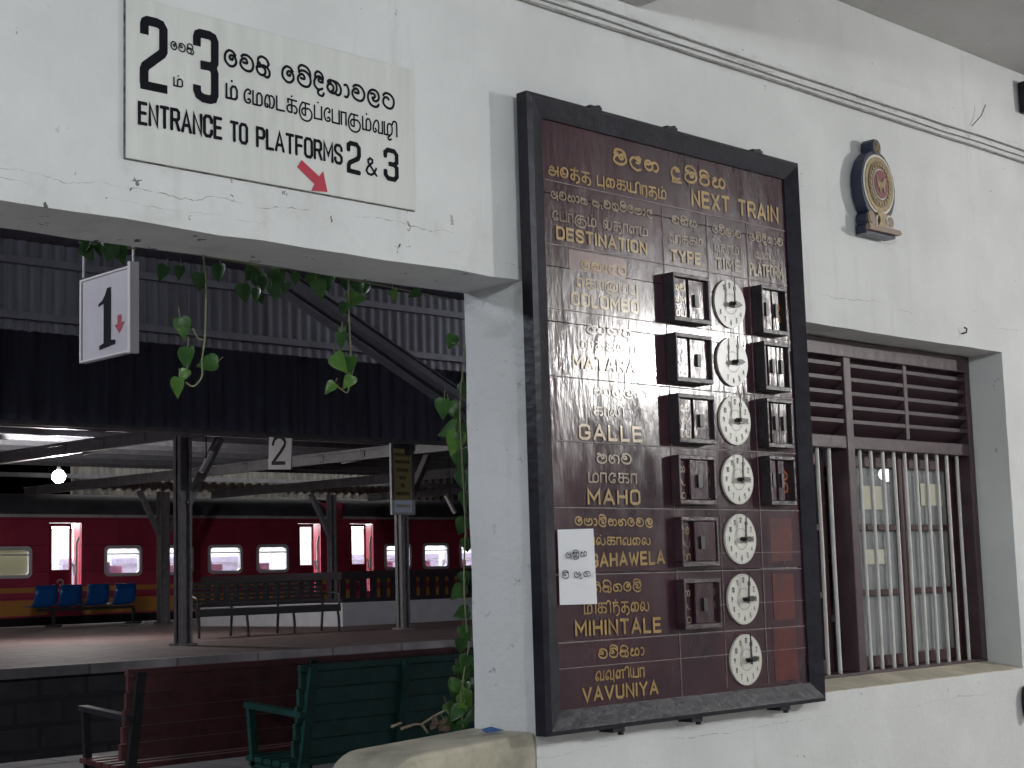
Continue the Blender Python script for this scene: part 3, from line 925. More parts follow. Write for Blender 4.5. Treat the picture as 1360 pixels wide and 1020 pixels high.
line_px(sg, M_INK, 'ke va+f da+i ka aa va la tta', (374, 107), (523.5, 146), 20.5, 3.54, SGY, 2.0)
line_px(sg, M_INK, 'ke va na+i', (226.3, 65), (256.8, 72.5), 10.5, 1.83, SGY)
line_px(sg, M_INK, 't_m+.', (230.7, 113.7), (242, 116), 11, 2.20, SGY)
line_px(sg, M_INK, 't_m+.', (300.6, 129.7), (314.4, 132.8), 18.6, 3.17, SGY)
line_px(sg, M_INK, 't_E t_m t_ai t_tt t_k+. t_ku t_p+. t_E t_p t_aa t_ku t_m+. t_v t_zh t_i', (323.5, 135.5), (527, 182), 18, 2.56, SGY, 2.0)
line_px(sg, M_INK, 'E N T R A N C E', (184.8, 163.4), (293.5, 184.0), 27, 4.76, SGY, 2.4)
line_px(sg, M_INK, 'T O', (306.5, 186.4), (327.5, 191.0), 24.5, 4.27, SGY, 2.0)
line_px(sg, M_INK, 'P L A T F O R M S', (341.5, 194.3), (453.5, 217.6), 24.5, 4.27, SGY, 2.3)
line_px(sg, M_INK, '2', (463, 226.5), (477, 230), 37, 6.34, SGY)
line_px(sg, M_INK, '&', (486.5, 231.2), (500, 233.8), 22, 3.17, SGY)
line_px(sg, M_INK, '3', (512, 236), (527, 239.5), 37.5, 6.34, SGY)
ar = [onY(330 + x * .1544, 150 + y * .1544, SGY) for x, y in ((455, 405), (605, 545), (640, 500), (678, 682), (537, 670), (565, 612), (415, 465))]
t = MB()
t.add([(p.x, SGY - .0012, p.z) for p in ar], [list(range(7))])
t.build('red_arrow', M_RED, sg)

# ================================================================== THE TRAIN BOARD
PY = -.040        # panel face
nb = thing('train_notice_board', (3.33, 0, 1.02), "large dark maroon timber board lettered NEXT TRAIN with seven white clock dials and sliding slots", 'notice board')
X0, X1, Zb, Zt = 2.752, 3.905, 1.018, 2.618
XI0, XI1, ZI0, ZI1 = 2.815, 3.848, 1.074, 2.562
# panel of horizontal planks: each a hair out of plane so their gloss breaks up
pl = MB()
seams = [ZI0 - .01, 1.237, 1.405, 1.571, 1.737, 1.9, 2.039, 2.181, 2.37, ZI1 + .01]
for k in range(len(seams) - 1):
    a, b = seams[k] + .0011, seams[k + 1] - .0011
    j = [0, .0006, -.0006, .0008, -.0004, .0007, -.0008, .0003, 0][k]
    pl.box(XI0 - .01, XI1 + .01, PY + j, PY + .02, a, b)
pl.build('panel', M_BOARD, nb)
# frame rails with mitred, sloping faces
def rail(mb, o0, o1, i0, i1):
    """outer edge o0-o1, inner edge i0-i1 (x,z); front slopes from y=-.062 to panel"""
    yo, yi, yb = -.066, -.046, -.022
    om = [(o[0] * .8 + i[0] * .2, o[1] * .8 + i[1] * .2) for o, i in ((o0, i0), (o1, i1))]
    v = [(o0[0], yb, o0[1]), (o1[0], yb, o1[1]), (o0[0], -.058, o0[1]), (o1[0], -.058, o1[1]),
         (om[0][0], yo, om[0][1]), (om[1][0], yo, om[1][1]), (i0[0], yi, i0[1]), (i1[0], yi, i1[1]), (i0[0], yb, i0[1]), (i1[0], yb, i1[1])]
    mb.add(v, [(0, 1, 3, 2), (2, 3, 5, 4), (4, 5, 7, 6), (6, 7, 9, 8), (8, 9, 1, 0)])
f = MB()
rail(f, (X0, Zt), (X1, Zt), (XI0, ZI1), (XI1, ZI1))
rail(f, (X1, Zt), (X1, Zb), (XI1, ZI1), (XI1, ZI0))
rail(f, (X1, Zb), (X0, Zb), (XI1, ZI0), (XI0, ZI0))
rail(f, (X0, Zb), (X0, Zt), (XI0, ZI0), (XI0, ZI1))
fo = f.build('frame', M_FRAME, nb)
for x in (3.02, 3.33, 3.72):
    for z, s in ((Zt, 1), (Zb, -1)):
        b = MB()
        b.box(x - .022, x + .022, -.05, -.002, z + (.001 if s > 0 else -.012), z + (.012 if s > 0 else -.001))
        b.tube([(x + .028, -.03, z), (x + .028, -.03, z + s * .022)], .008, 8)
        b.build('mounting_bracket', M_FRAME, nb)
    for z in (Zt + .02, Zb - .02):
        pass
# scored lines
s = MB()
def hline(z, a, b, wd=.0022):
    s.box(a, b, PY - .0020, PY - .0010, z - wd / 2, z + wd / 2)
def vline(x, a, b, wd=.0018):
    s.box(x - wd / 2, x + wd / 2, PY - .0022, PY - .0012, a, b)
hline(2.4035, XI0 + .01, XI1 - .002)
hline(2.2375, XI0 + .002, 3.66)
hline(2.2375, 3.66, XI1 - .002, .0016)
for z in (2.072, 1.899, 1.7365, 1.5695, 1.402, 1.2365):
    hline(z, XI0 + .003, XI1 - .004, .0021)
hline(1.174, XI0 + .006, XI1 - .004, .0014)
for z in (1.31, 1.45):
    hline(z, 3.44, XI1 - .004, .0011)
vline(3.281, ZI0, 2.40)
vline(3.4735, 2.07, 2.4)
vline(3.6575, ZI0 + .01, 2.4)
vline(3.4735, ZI0 + .01, 1.58, .0013)
s.build('scored_lines', M_SCORE, nb)
t, td = MB(), MB()
LY = PY - .001
for mbx, toks, p0, p1, h, wd in (
    (t, 'ma+ii lla ga', (814.2, 216), (874.2, 229), 15, 3.3), (t, 'du ma+f ra+i ya', (891, 237), (962.8, 251), 15.5, 3.4),
    (t, 't_a t_tu t_t+. t_t _ t_pu t_ai t_k t_y t_i t_r t_t t_m+.', (728, 231.5), (884, 264.5), 12.5, 2.5),
    (t, 'N E X T _ T R A I N', (919.5, 272), (1032.5, 295), 19, 3.5),
    (td, 'a_ va sa aa na _ na aem va ta+u ma+f ke pa aa lla', (731.2, 262.7), (866, 288), 10, 2.0),
    (td, 't_E t_p t_aa t_ku t_m+. _ t_s+. t_t t_aa t_n t_m+.', (733.3, 291.2), (859.6, 314), 11.5, 1.8),
    (t, 'D E S T I N A T I O N', (739.7, 316.3), (858.5, 337), 14.5, 3.0),
    (td, 'va ga+ii ya', (892, 295.8), (925, 302.5), 9.5, 2.0), (td, 't_v t_r+. t_k+. t_k t_m+.', (888.8, 321), (932, 327), 10, 1.8),
    (t, 'T Y P E', (891.5, 346), (930, 351), 13.5, 2.6), (td, 'ke va+f la aa va', (946, 308.3), (983.7, 316.5), 9, 1.8),
    (td, 't_E t_N t_r t_m+.', (949, 334), (980.8, 338.5), 10, 1.3), (td, 'T I M E', (951, 356.5), (983, 361), 13.5, 2.2),
    (td, 'ke va+f da+i ka aa va', (995.5, 319), (1039, 326.5), 9, 1.7), (td, 't_E t_m t_ai t_tt', (1002, 343), (1028, 346.5), 9, 1.3),
    (td, 'P L A T F O R M', (996, 364.5), (1039, 370), 14.5, 2.2),
    (t, 'ke ka aa lla ba', (771.8, 356.5), (830.6, 365.5), 11, 2.1), (t, 't_e t_k t_aa t_zhu t_m+. t_pu', (765.5, 380.8), (845.5, 392), 12, 2.0),
    (t, 'C O L O M B O', (759.5, 404), (847, 415.5), 15, 2.9),
    (td, 'ma aa ta ra', (779.4, 442), (839.4, 448), 12, 2.0), (td, 't_m t_aa t_t+. t_t t_ai t_R', (768, 461.5), (844.7, 469), 10, 1.8),
    (t, 'M A T A R A', (761.5, 487.6), (843, 495), 15, 2.9), (td, 'ga aa la+f la', (788.2, 524.3), (840, 528), 11, 2.0),
    (td, 't_k t_aa t_l t_i', (788.2, 551.4), (827.9, 553.6), 11, 2.1), (t, 'G A L L E', (770, 582.3), (852, 585.8), 18, 3.2),
    (td, 'ma ha va', (792.5, 614.5), (838.3, 616), 13, 2.4), (td, 't_m t_aa t_E t_k t_aa', (782, 640), (845, 641.7), 12.5, 2.1),
    (t, 'M A H O', (781.5, 668.8), (849, 669), 17.5, 3.2), (t, 'ke pa aa la+f ga ha ke va la', (763.3, 697), (866.3, 699), 10.5, 2.1),
    (t, 't_e t_p t_aa t_l+. t_k t_aa t_v t_ai t_l', (764, 723.5), (863.3, 723.3), 10, 2.0),
    (t, 'P O L G A H A W E L A', (748, 754.5), (881.5, 747.5), 16, 3.2),
    (t, 'ma+i ha+i na+f ta ke la+f', (772, 787.5), (851, 783.8), 11.5, 2.1), (t, 't_m t_i t_k t_i t_N+. t_t t_ai t_l', (776, 815), (861.5, 811), 13, 2.1),
    (t, 'M I H I N T A L E', (765, 844), (877, 838.3), 18, 3.4), (t, 'va va+f na+i ya aa', (794.4, 874.5), (855, 869.5), 12, 2.2),
    (t, 't_v t_vu t_n t_i t_y t_aa', (790.4, 903.5), (855, 898), 12, 2.2), (t, 'V A V U N I Y A', (774.5, 931.5), (873, 920.3), 16.5, 3.1)):
    line_px(nb, M_GOLD if mbx is t else M_GOLD_DULL, toks, p0, p1, h, wd * (1.22 if all(len(q_) == 1 for q_ in toks.split()) else 1.0), LY, 2.6 if toks.isupper() else 1.9)
# darker red repaint behind the Colombo names
MB().box(2.905, 3.122, PY - .0005, PY + .002, 2.178, 2.232).box(2.885, 3.17, PY - .0005, PY + .002, 2.118, 2.172).build('repainted_patch', mat("brown_repaint", (.105, .034, .028), .3, var=.3, vscale=20), nb)


def slot_box(x0, x1, z0, z1, kind, k):
    D = .030 if kind == 't' and k > 2 else .037
    y0, y1 = PY - D, PY - .0005
    t_ = .011
    b = MB()
    b.box(x0, x1, y0, y1, z1 - t_, z1).box(x0, x1, y0, y1, z0, z0 + t_ * 1.2)
    b.box(x0, x0 + t_ * .7, y0, y1, z0 + t_ * 1.2, z1 - t_).box(x1 - t_ * .7, x1, y0, y1, z0 + t_ * 1.2, z1 - t_)
    bo = b.build('type_slot' if kind == 't' else 'platform_slot', M_BOXB if kind == 't' and k > 2 else M_BOX, nb, bevel=.0015)
    xa, xb, za, zb = x0 + t_ * .7, x1 - t_ * .7, z0 + t_ * 1.2, z1 - t_
    MB().box(xa, xb, PY - .014, PY - .010, za, zb).build('slot_back', M_BOARD, bo)
    W = xb - xa
    if kind == 't':
        cut = [.46, .42, .45, .30, .36, .30][k]
        full = k < 3
        p = MB()
        p.box(xa + W * cut + (.004 if full else 0), xb - (.001 if k in (0, 1, 2, 4) else W * .16), PY - .026, PY - .019, za + .001, zb - .001)
        po = p.build('sliding_panel', M_SLIDE, bo, bevel=.001)
        cx = xa + W * .68 if full else xa + W * .55
        cz = (za + zb) / 2 - .004
        MB().box(cx - .009, cx + .007, PY - .033, PY - .0262, cz - .017, cz + .017).build('finger_grip', M_BLACK, bo)
        if full:
            MB().box(xa + .001, xa + W * cut - .004, PY - .024, PY - .017, za + .001, zb - .001).build('sliding_panel', M_SLIDE, bo, bevel=.001)
            yy = PY - .0242
        else:
            yy = PY - .0142
        tt = MB()
        fn = lambda u, v, o, yy=yy: (u, yy - o, v)
        wl = W * (cut - .05)
        rows = [('sa va', 'A . M', 't_m t_pu'), ('sa va', 'A . M', 't_m t_pu'), ('sa va', 'A . M', 't_m t_pu'), ('sa aa', 'A .', 't_m'), ('sa va', 'A . I', 't_m t_aa'), ('sa aa', 'A .', 't_m')][k]
        for r_, tx in enumerate(rows):
            zz = zb - (.034 + r_ * .036) * (zb - za) / .11
            text_uv(tt, tx, xa + .005, zz, xa + max(.03, wl * .92), zz, .017, .0036, fn)
        if k in (3, 5):
            for r_, tx in enumerate(('va', 'M', 't_tt')):
                zz = zb - (.034 + r_ * .036) * (zb - za) / .11
                text_uv(tt, tx, xb - W * .14, zz, xb - .003, zz, .017, .003, lambda u, v, o: (u, PY - .0142 - o, v))
        tt.build('slot_lettering', M_GOLD_DULL if k else M_GOLD, bo)
    else:
        o_ = [(.0, .46, .52, .80), (.22, .56, .60, .97), (.24, .56, .58, .95), (.02, .30, .42, .68)][k]
        for a, c in (o_[:2], o_[2:]):
            po = MB().box(xa + W * a, xa + W * c, PY - .026, PY - .019, za + .001, zb - .001).build('sliding_panel', M_SLIDE, bo, bevel=.001)
            cx = xa + W * (a + (c - a) * .45)
            cz = (za + zb) / 2
            MB().box(cx - .006, cx + .006, PY - .033, PY - .0262, cz - .02, cz + .02).build('finger_grip', M_BLACK, bo)
        tt = MB()
        sp = [(.47, .51), (.82, .98)] if k == 0 else ([(.02, .2)] if k == 2 else ([(.31, .41), (.72, .95)] if k == 3 else []))
        for a, c in sp:
            u0, u1 = xa + W * a + .002, xa + W * c - .002
            mid = (za + zb) / 2
            ribbon(tt, smooth([(u0, mid + .034), (u1, mid + .02), (u1, mid + .008), (u0 + .002, mid), (u1, mid - .012), (u1, mid - .028), (u0, mid - .036)]), .006, lambda u, v, o: (u, PY - .0142 - o, v))
        if sp:
            tt.build('slot_lettering', M_ORANGE, bo)


for k in range(6):
    zc = 2.144 - .1655 * k
    slot_box(3.274, 3.430, zc - .067, zc + .066, 't', k)
for k in range(4):
    zc = 2.148 - .1648 * k
    slot_box(3.667, 3.788, zc - .071, zc + .070, 'p', k)
for k, (x0, z1_, x1, z0_) in enumerate(((3.702, 1.548, 3.803, 1.424), (3.700, 1.388, 3.802, 1.258), (3.692, 1.238, 3.802, 1.087))):
    MB().box(x0, x1, PY - .0008, PY + .002, z0_, z1_).build('red_patch', M_PATCH, nb)


def clock(k):
    cx, cz, r = 3.5565, 2.1535 - .1663 * k, .0695
    n = 48
    d = MB()
    ring = [(cx + r * math.cos(2 * math.pi * i / n), cz + r * math.sin(2 * math.pi * i / n)) for i in range(n)]
    d.prism(ring, lambda u, v, q_: (u, q_, v), PY - .007, PY - .0005)
    do = d.build('clock_dial', M_DIAL_OLD if k < 2 else M_DIAL, nb)
    fy = PY - .0072
    fn = lambda u, v, o: (u, fy - o, v)
    nm = MB()
    faint = (k < 2)
    for h in range(1, 13):
        if faint and h in ((1, 2, 3, 9, 10) if k == 0 else (1, 2, 3, 8, 9, 10, 11, 12)):
            continue
        a = math.pi / 2 - h * math.pi / 6
        ux, uz = cx + r * .76 * math.cos(a), cz + r * .76 * math.sin(a)
        tx = ' '.join(str(h))
        ww = .0048 * (len(tx.split()) if h != 11 else 1.4)
        if h == 12:
            ww = .008
        hh = .0135
        text_uv(nm, tx, ux - ww * .5, uz - hh / 2, ux + ww * .5, uz - hh / 2, hh, .0019, fn) if h not in (1,) else ribbon(nm, [(ux, uz - hh / 2), (ux, uz + hh / 2)], .002, fn)
    if not faint:
        for i in range(60):
            a = 2 * math.pi * i / 60
            ca, sa_ = math.cos(a), math.sin(a)
            ribbon(nm, [(cx + r * .93 * ca, cz + r * .93 * sa_), (cx + r * (.97) * ca, cz + r * (.97) * sa_)], .0009, fn, flat=True)
    ci = [(cx + r * .42 * math.cos(2 * math.pi * i / 28), cz + r * .42 * math.sin(2 * math.pi * i / 28)) for i in range(29)]
    ribbon(nm, ci, .0009, fn, flat=True)
    if nm.v:
        nm.build('numerals', M_INK, do)
    hy = PY - .020
    # hour hand: fat pointer at 3
    a = math.radians(random.uniform(-3, 4) if k != 1 else 2)
    L_ = r * .62
    def hand(poly, y, th, name):
        MB().prism(poly, lambda u, v, q_: (u, q_, v), y, y + th).build(name, M_BLACK, do)
    rot = lambda x, z, a: (cx + x * math.cos(a) - z * math.sin(a), cz + x * math.sin(a) + z * math.cos(a))
    hand([rot(-.010, -.006, a), rot(.008, -.0075, a), rot(.027, -.0075, a), rot(L_, 0, a), rot(.027, .0075, a), rot(.008, .006, a), rot(-.010, .005, a)], hy, .004, 'hour_hand')
    b_ = math.radians(90 - [2, 4, 4, 4, 5, 6, 0][k])
    hand([rot(-.012, -.003, b_), rot(r * .52, -.0022, b_), rot(r * .56, -.005, b_), rot(r * .66, -.005, b_), rot(r * .72, -.0015, b_), rot(r * 1.06, -.0008, b_), rot(r * 1.06, .0008, b_), rot(r * .72, .0015, b_), rot(r * .66, .005, b_), rot(r * .56, .005, b_), rot(r * .52, .0022, b_), rot(-.012, .003, b_)], hy - .006, .003, 'minute_hand')
    MB().tube([(cx, PY - .006, cz), (cx, hy - .012, cz)], .005, 10).build('centre_pin', M_BLACK, do)


for k in range(7):
    clock(k)

# paper notice taped on the board
pn = thing('paper_notice', (2.87, -.045, 1.33), "plain white paper with two handwritten lines taped over the lower left of the maroon board", 'paper')
a, b, c, d = [onY(x, y, PY - .006) for x, y in ((740.5, 703.5), (788, 702), (791.5, 802), (743.5, 803.5))]
pm = MB()
nx, nz = 4, 6
g = []
for j in range(nz + 1):
    for i in range(nx + 1):
        u, v = i / nx, j / nz
        p = (a * (1 - u) + b * u) * (1 - v) + (d * (1 - u) + c * u) * v
        g.append((p.x, PY - .006 - .004 * math.sin(u * 3.1) * math.sin(v * 2.6 + .3) - .004 * v * u, p.z))
pm.add(g, [(j * 5 + i, j * 5 + i + 1, (j + 1) * 5 + i + 1, (j + 1) * 5 + i) for j in range(nz) for i in range(nx)], True)
pm.build('sheet', M_PAPER, pn)
NY = PY - .0135
line_px(pn, M_PEN, 'a_ ka+i+r ya', (751, 741.5), (779, 738.5), 8, 1.25, NY, name='handwriting')
line_px(pn, M_PEN, 'va+ii _ ae ta .', (746, 768.5), (786, 765), 8, 1.25, NY, name='handwriting')

# ================================================================== EMBLEM
em = thing('state_emblem', (4.34, 0, 2.42), "small oval crest with gold ring and navy edge on the white wall", 'emblem')
ECX, ECZ = 4.335, 2.605
EY = -.062
def ell(cx, cz, rx, rz, n=40, a0=0, a1=2 * math.pi):
    return [(cx + rx * math.cos(a0 + (a1 - a0) * i / n), cz + rz * math.sin(a0 + (a1 - a0) * i / n)) for i in range(n)]
# silhouette, right half then mirrored
half = [(0, .172), (.018, .170), (.031, .158), (.034, .140), (.030, .124), (.055, .114), (.088, .086), (.112, .044), (.121, 0), (.114, -.046), (.094, -.084), (.080, -.100), (.094, -.110), (.101, -.126), (.094, -.146), (.104, -.152), (.104, -.182), (0, -.182)]
sil = [(ECX + x, ECZ + z) for x, z in half] + [(ECX - x, ECZ + z) for x, z in half[-2:0:-1]]
EX_, EZ_ = 4.353, 2.618
fnE = lambda u, v, q_: (EX_ + (u - ECX) * .80, -.010 + (q_ + .012) * .80, EZ_ + (v - ECZ) * .90)
MB().prism(sil, fnE, EY, -.012).build('backing', M_NAVY, em)
MB().prism(ell(ECX, ECZ + .004, .109, .110), fnE, EY - .003, EY - .0005).build('cream_rim', M_EWHITE, em)
MB().prism(ell(ECX, ECZ + .004, .100, .101), fnE, EY - .006, EY - .0035).build('gold_ring', M_EGOLD, em)
e = MB()
e.prism(ell(ECX, ECZ + .004, .080, .085), fnE, EY - .009, EY - .0065)
e.build('inner_band', mat("dull_gold_band", (.15, .115, .07), .35, metal=.3, var=.4, vscale=60), em)
e = MB()
for i in range(22):
    a = 2 * math.pi * i / 22
    e.prism(ell(ECX + .067 * math.cos(a), ECZ + .004 + .071 * math.sin(a), .0075, .0075, 8), fnE, EY - .012, EY - .0095)
e.build('lotus_petals', M_EGOLD, em)
MB().prism(ell(ECX, ECZ + .004, .052, .056), fnE, EY - .012, EY - .0095).build('centre_rim', M_EWHITE, em)
MB().prism(ell(ECX, ECZ + .004, .048, .052), fnE, EY - .0145, EY - .0125).build('centre_disc', M_EMAROON, em)
e = MB()
lion = [(-.030, -.012), (-.018, -.016), (-.015, -.030), (-.006, -.030), (-.006, -.014), (.010, -.014), (.014, -.030), (.023, -.030), (.021, -.008), (.027, .006), (.032, .022), (.020, .026), (.012, .018), (.004, .008), (-.014, .006), (-.024, .012), (-.030, .030), (-.036, .026), (-.032, .006)]
e.prism([(ECX + x, ECZ + .004 + z) for x, z in lion], fnE, EY - .0175, EY - .015)
e.build('lion_figure', M_EGOLD, em)
MB().prism(ell(ECX, ECZ + .141, .028, .029, 24), fnE, EY - .004, EY - .0005).build('wheel_disc', M_EGREY, em)
e = MB()
for i in range(8):
    a = 2 * math.pi * i / 8
    e.bar(fnE(ECX, ECZ + .141, EY - .006), fnE(ECX + .022 * math.cos(a), ECZ + .141 + .022 * math.sin(a), EY - .006), .003, .002, (0, 1, 0))
e.build('wheel_spokes', M_EGOLD, em)
for sx in (-1, 1):
    MB().prism(ell(ECX + sx * .066, ECZ - .126, .027, .026, 24), fnE, EY - .005, EY - .0005).build('side_disc', M_EWHITE if sx > 0 else M_EGOLD, em)
    MB().prism(ell(ECX + sx * .066, ECZ - .126, .020, .019, 24), fnE, EY - .008, EY - .0055).build('side_disc_face', M_EBASE, em)
vase = [(-.030, -.100), (.030, -.100), (.034, -.108), (.018, -.116), (.016, -.132), (.030, -.148), (.030, -.152), (-.030, -.152), (-.030, -.148), (-.016, -.132), (-.018, -.116), (-.034, -.108)]
MB().prism([(ECX + x, ECZ + z) for x, z in vase], fnE, EY - .012, EY - .0005).build('vase', M_EGOLD, em)
for sx in (-1, 1):
    e = MB()
    e.tube([fnE(ECX + sx * a_, ECZ - b_, EY - .006) for a_, b_ in ((.030, .112), (.040, .132), (.036, .15))], .0045, 8)
    e.build('grain_sheaf', M_EWHITE, em)
MB().prism([(-.108, -.1535), (.108, -.1535), (.122, -.164), (.108, -.172), (-.108, -.172)], lambda u, v, q_: fnE(ECX + u, ECZ + v, q_), EY - .022, EY - .0008).build('plinth', M_EBASE, em)

# ================================================================== CABLES on the wall
for z, lb, r_, x0 in ((2.8805, "lowest and darkest of three thin cables running along the top of the wall", .0042, 2.2), (2.9010, "middle thin cable of the three running along the top of the wall", .0024, 4.0), (2.925, "uppermost of three thin cables running along the top of the wall", .0032, 2.2)):
    pts = []
    x = -6.8
    while x < 12.5:
        pts.append((x, -.004 - r_, z + random.uniform(-.0022, .0022)))
        x += .22
    tag(MB().tube(pts, r_, 6).build('wall_cable', M_CABLE), lb, 'cable', 'cables along the top of the wall')
a = onY(1303, 137, -.004)
b = onY(1310, 141, -.03)
tw = MB()
p0, p1, p2 = onY(1291, 167, -.008), onY(1303, 154, -.02), onY(1309, 139, -.03)
tw.tube([p0, p1, p2], .0022, 6)
tag(tw.build('wire_end', M_CABLE), "short curved loose wire sticking up from the cables at the upper right", 'wire')
q = onY(1358, 122, -.05)
j = MB()
j.box(q.x + .056, q.x + .16, -.05, -.002, q.z - .06, q.z + .06)
tag(j.build('junction_box', M_FRAME, bevel=.006), "dark box fixed high on the wall at the far right below the ceiling", 'box')
q = onY(1366, 935, -.05)
j = MB()
j.prism(ell(q.x + .058, q.z, .022, .058, 24), lambda u, v, q_: (u, q_, v), -.05, -.002)
tag(j.build('wall_fitting', M_BLACK, bevel=.008), "dark rounded fitting low on the wall at the far right edge", 'fitting')

q = onY(1278, 440, -.003)
hk = MB()
hk.tube([(q.x, -.001, q.z - .008), (q.x, -.018, q.z - .006), (q.x - .002, -.022, q.z + .006), (q.x - .006, -.014, q.z + .012)], .0032, 6)
tag(hk.build('wall_hook', M_BLACK), "tiny black hook in the white wall above the barred window", 'hook')

# ================================================================== HALL LAMPS (lit tubes hanging from the ceiling)
def globe_lamp(x, y, z, top, strength, c, lb, r=.055):
    o = thing('globe_lamp', (x, y, z), lb, 'lamp', 'lit globe lamps')
    bm_ = bmesh.new()
    bmesh.ops.create_uvsphere(bm_, u_segments=20, v_segments=12, radius=r)
    me_ = bpy.data.meshes.new('globe')
    bm_.to_mesh(me_)
    bm_.free()
    me_.materials.append(emit('lamp_glow', c, strength))
    g_ = bpy.data.objects.new('globe', me_)
    col.objects.link(g_)
    g_.parent = o
    MB().tube([(x, y, z + r * .9), (x, y, z + r + .07)], .028, 10).build('lamp_holder', M_FIX, o)
    MB().tube([(x, y, z + r + .07), (x, y, top)], .005, 6).build('hanging_rod', M_BLACK, o)
    return o


def tube_lamp(x, y, z, ax, strength, c, lb, top=CZ):
    o = thing('tube_lamp', (x, y, z), lb, 'lamp', 'lit tube lamps')
    dx, dy = (.6, 0) if ax == 'x' else (0, .6)
    MB().tube([(x - dx, y - dy, z), (x + dx, y + dy, z)], .013, 10).build('tube', emit('tube_glow', c, strength), o)
    ex, ey = (.63, .025) if ax == 'x' else (.025, .63)
    MB().box(x - ex, x + ex, y - ey, y + ey, z + .02, z + .06).build('batten', M_FIX, o)
    r_ = MB()
    for s_ in (-.7, .7):
        r_.tube([(x + dx * s_, y + dy * s_, z + .06), (x + dx * s_, y + dy * s_, top)], .004, 6)
    r_.build('hanging_rod', M_BLACK, o)
    return o


globe_lamp(8.02, -4.1, 2.80, CZ, HALL_RIGHT, (1, .985, .955), "lit globe lamp hanging in the hall far to the right of the board")
globe_lamp(1.3, -3.4, 2.80, CZ, HALL_MID, (.95, 1, 1.02), "lit globe lamp hanging in the hall above the viewer")
tube_lamp(-2.6, -4.2, 2.80, 'y', HALL_LEFT, (.95, 1, 1.02), "lit tube lamp hanging in the hall left of the viewer")
tube_lamp(-1.0, 4.5, 3.9, 'y', NEAR_PLATFORM, (.86, .90, 1), "lit tube lamp under the near canopy left of the opening", 4.35)
tube_lamp(16.0, 5.4, 4.0, 'x', NEAR_PLATFORM * 1.3, (.92, .93, 1), "lit tube lamp under the near canopy hidden behind the barred window wall", 4.35)  # added unseen lamp: brightens the yellow notice, fascia and post fronts
tube_lamp(4.0, 15.0, 3.3, 'y', FAR_PLATFORM, (.95, .93, 1), "unseen tube lamp added under the far canopy left of the bulb", 3.8)  # added out of view to light the posts and the far paving

# ================================================================== PLATFORM 1 : sign, vines, canopy, benches
# hanging platform sign
yn = 1.75
nr = onY(176.5, 352, yn)
SX = nr.x
zt, zb = nr.z, onX(177.5, 467, SX).z
far = onX(110, 367, SX)
yf = far.y
hs = thing('hanging_platform_sign', (SX, (yn + yf) / 2, zb), "white hanging platform sign with black numeral 1 and a small red arrow under the lintel", 'sign')
MB().box(SX - .004, SX + .012, yn + .012, yf - .006, zb + .008, zt - .008).build('sign_board', mat("sign_lilac_white", (.56, .53, .56), .5, var=.06, vscale=6), hs)
f = MB()
f.box(SX - .014, SX + .020, yn - .006, yn + .012, zb - .004, zt + .012)
f.box(SX - .010, SX + .018, yf - .006, yf + .006, zb, zt)
f.box(SX - .010, SX + .018, yn + .012, yf - .006, zt - .008, zt)
f.box(SX - .010, SX + .018, yn + .012, yf - .006, zb, zb + .008)
f.build('sign_frame', M_HANDRAIL, hs, bevel=.002)
H = zt - zb
W = yf - yn
fS = lambda u, v, o: (SX - .0045 - o, yf - u * W, zb + v * H)
t = MB()
prof = [(.405, .265), (.415, .255), (.455, .268)]
one = [(.52, .20), (.595, .195), (.60, .815), (.69, .815), (.69, .865), (.375, .875), (.375, .825), (.455, .82), (.455, .40), (.36, .39), (.36, .36), (.44, .335), (.495, .27)]
poly = [(.525, .815), (.60, .815), (.60, .195), (.69, .185), (.69, .135), (.37, .105), (.37, .155), (.455, .175), (.455, .64), (.35, .615), (.35, .65), (.43, .685), (.485, .745)]
t.add([fS(u, v, .001) for u, v in poly], [list(range(len(poly)))])
t.build('numeral', M_INK, hs)
t = MB()
t.add([fS(u, v, .001) for u, v in ((.73, .46), (.80, .465), (.80, .37), (.865, .375), (.765, .245), (.67, .355), (.73, .36))], [list(range(7))])
t.build('red_arrow', M_RED, hs)
for y_, nm_ in ((yn + .003, 0), (yf, 1)):
    MB().tube([(SX + .003, y_, zt + .01), (SX + .003, y_, zt + .055), (SX + .003, y_, 4.0)], .004, 6).build('hanger_rod', M_HANDRAIL, hs)

# ---- pothos vines
def leaf_into(mb, p, dirv, nrm, size, fold=.25, droop=.25):
    d = Vector(dirv).normalized()
    n = Vector(nrm)
    n = (n - d * n.dot(d))
    n = n.normalized() if n.length > 1e-3 else d.orthogonal().normalized()
    s_ = d.cross(n)
    out = [(-.10, .0), (-.16, .22), (-.05, .40), (.15, .46), (.38, .40), (.62, .26), (.82, .12), (1.0, 0)]
    vs = []
    mid = []
    for l, wd in out:
        dz = -droop * l * l
        mid.append(p + d * (l if l > 0 else 0) * size + n * dz * size)
        for sg_ in (1, -1):
            vs.append(p + d * l * size + s_ * wd * sg_ * size + n * (dz + fold * wd) * size)
    m_ = len(out)
    allv = vs + mid
    fs = []
    for i in range(m_ - 1):
        fs.append((2 * i, 2 * i + 2, 2 * m_ + i + 1, 2 * m_ + i))
        fs.append((2 * i + 1, 2 * m_ + i, 2 * m_ + i + 1, 2 * i + 3))
    mb.add(allv, fs, True)


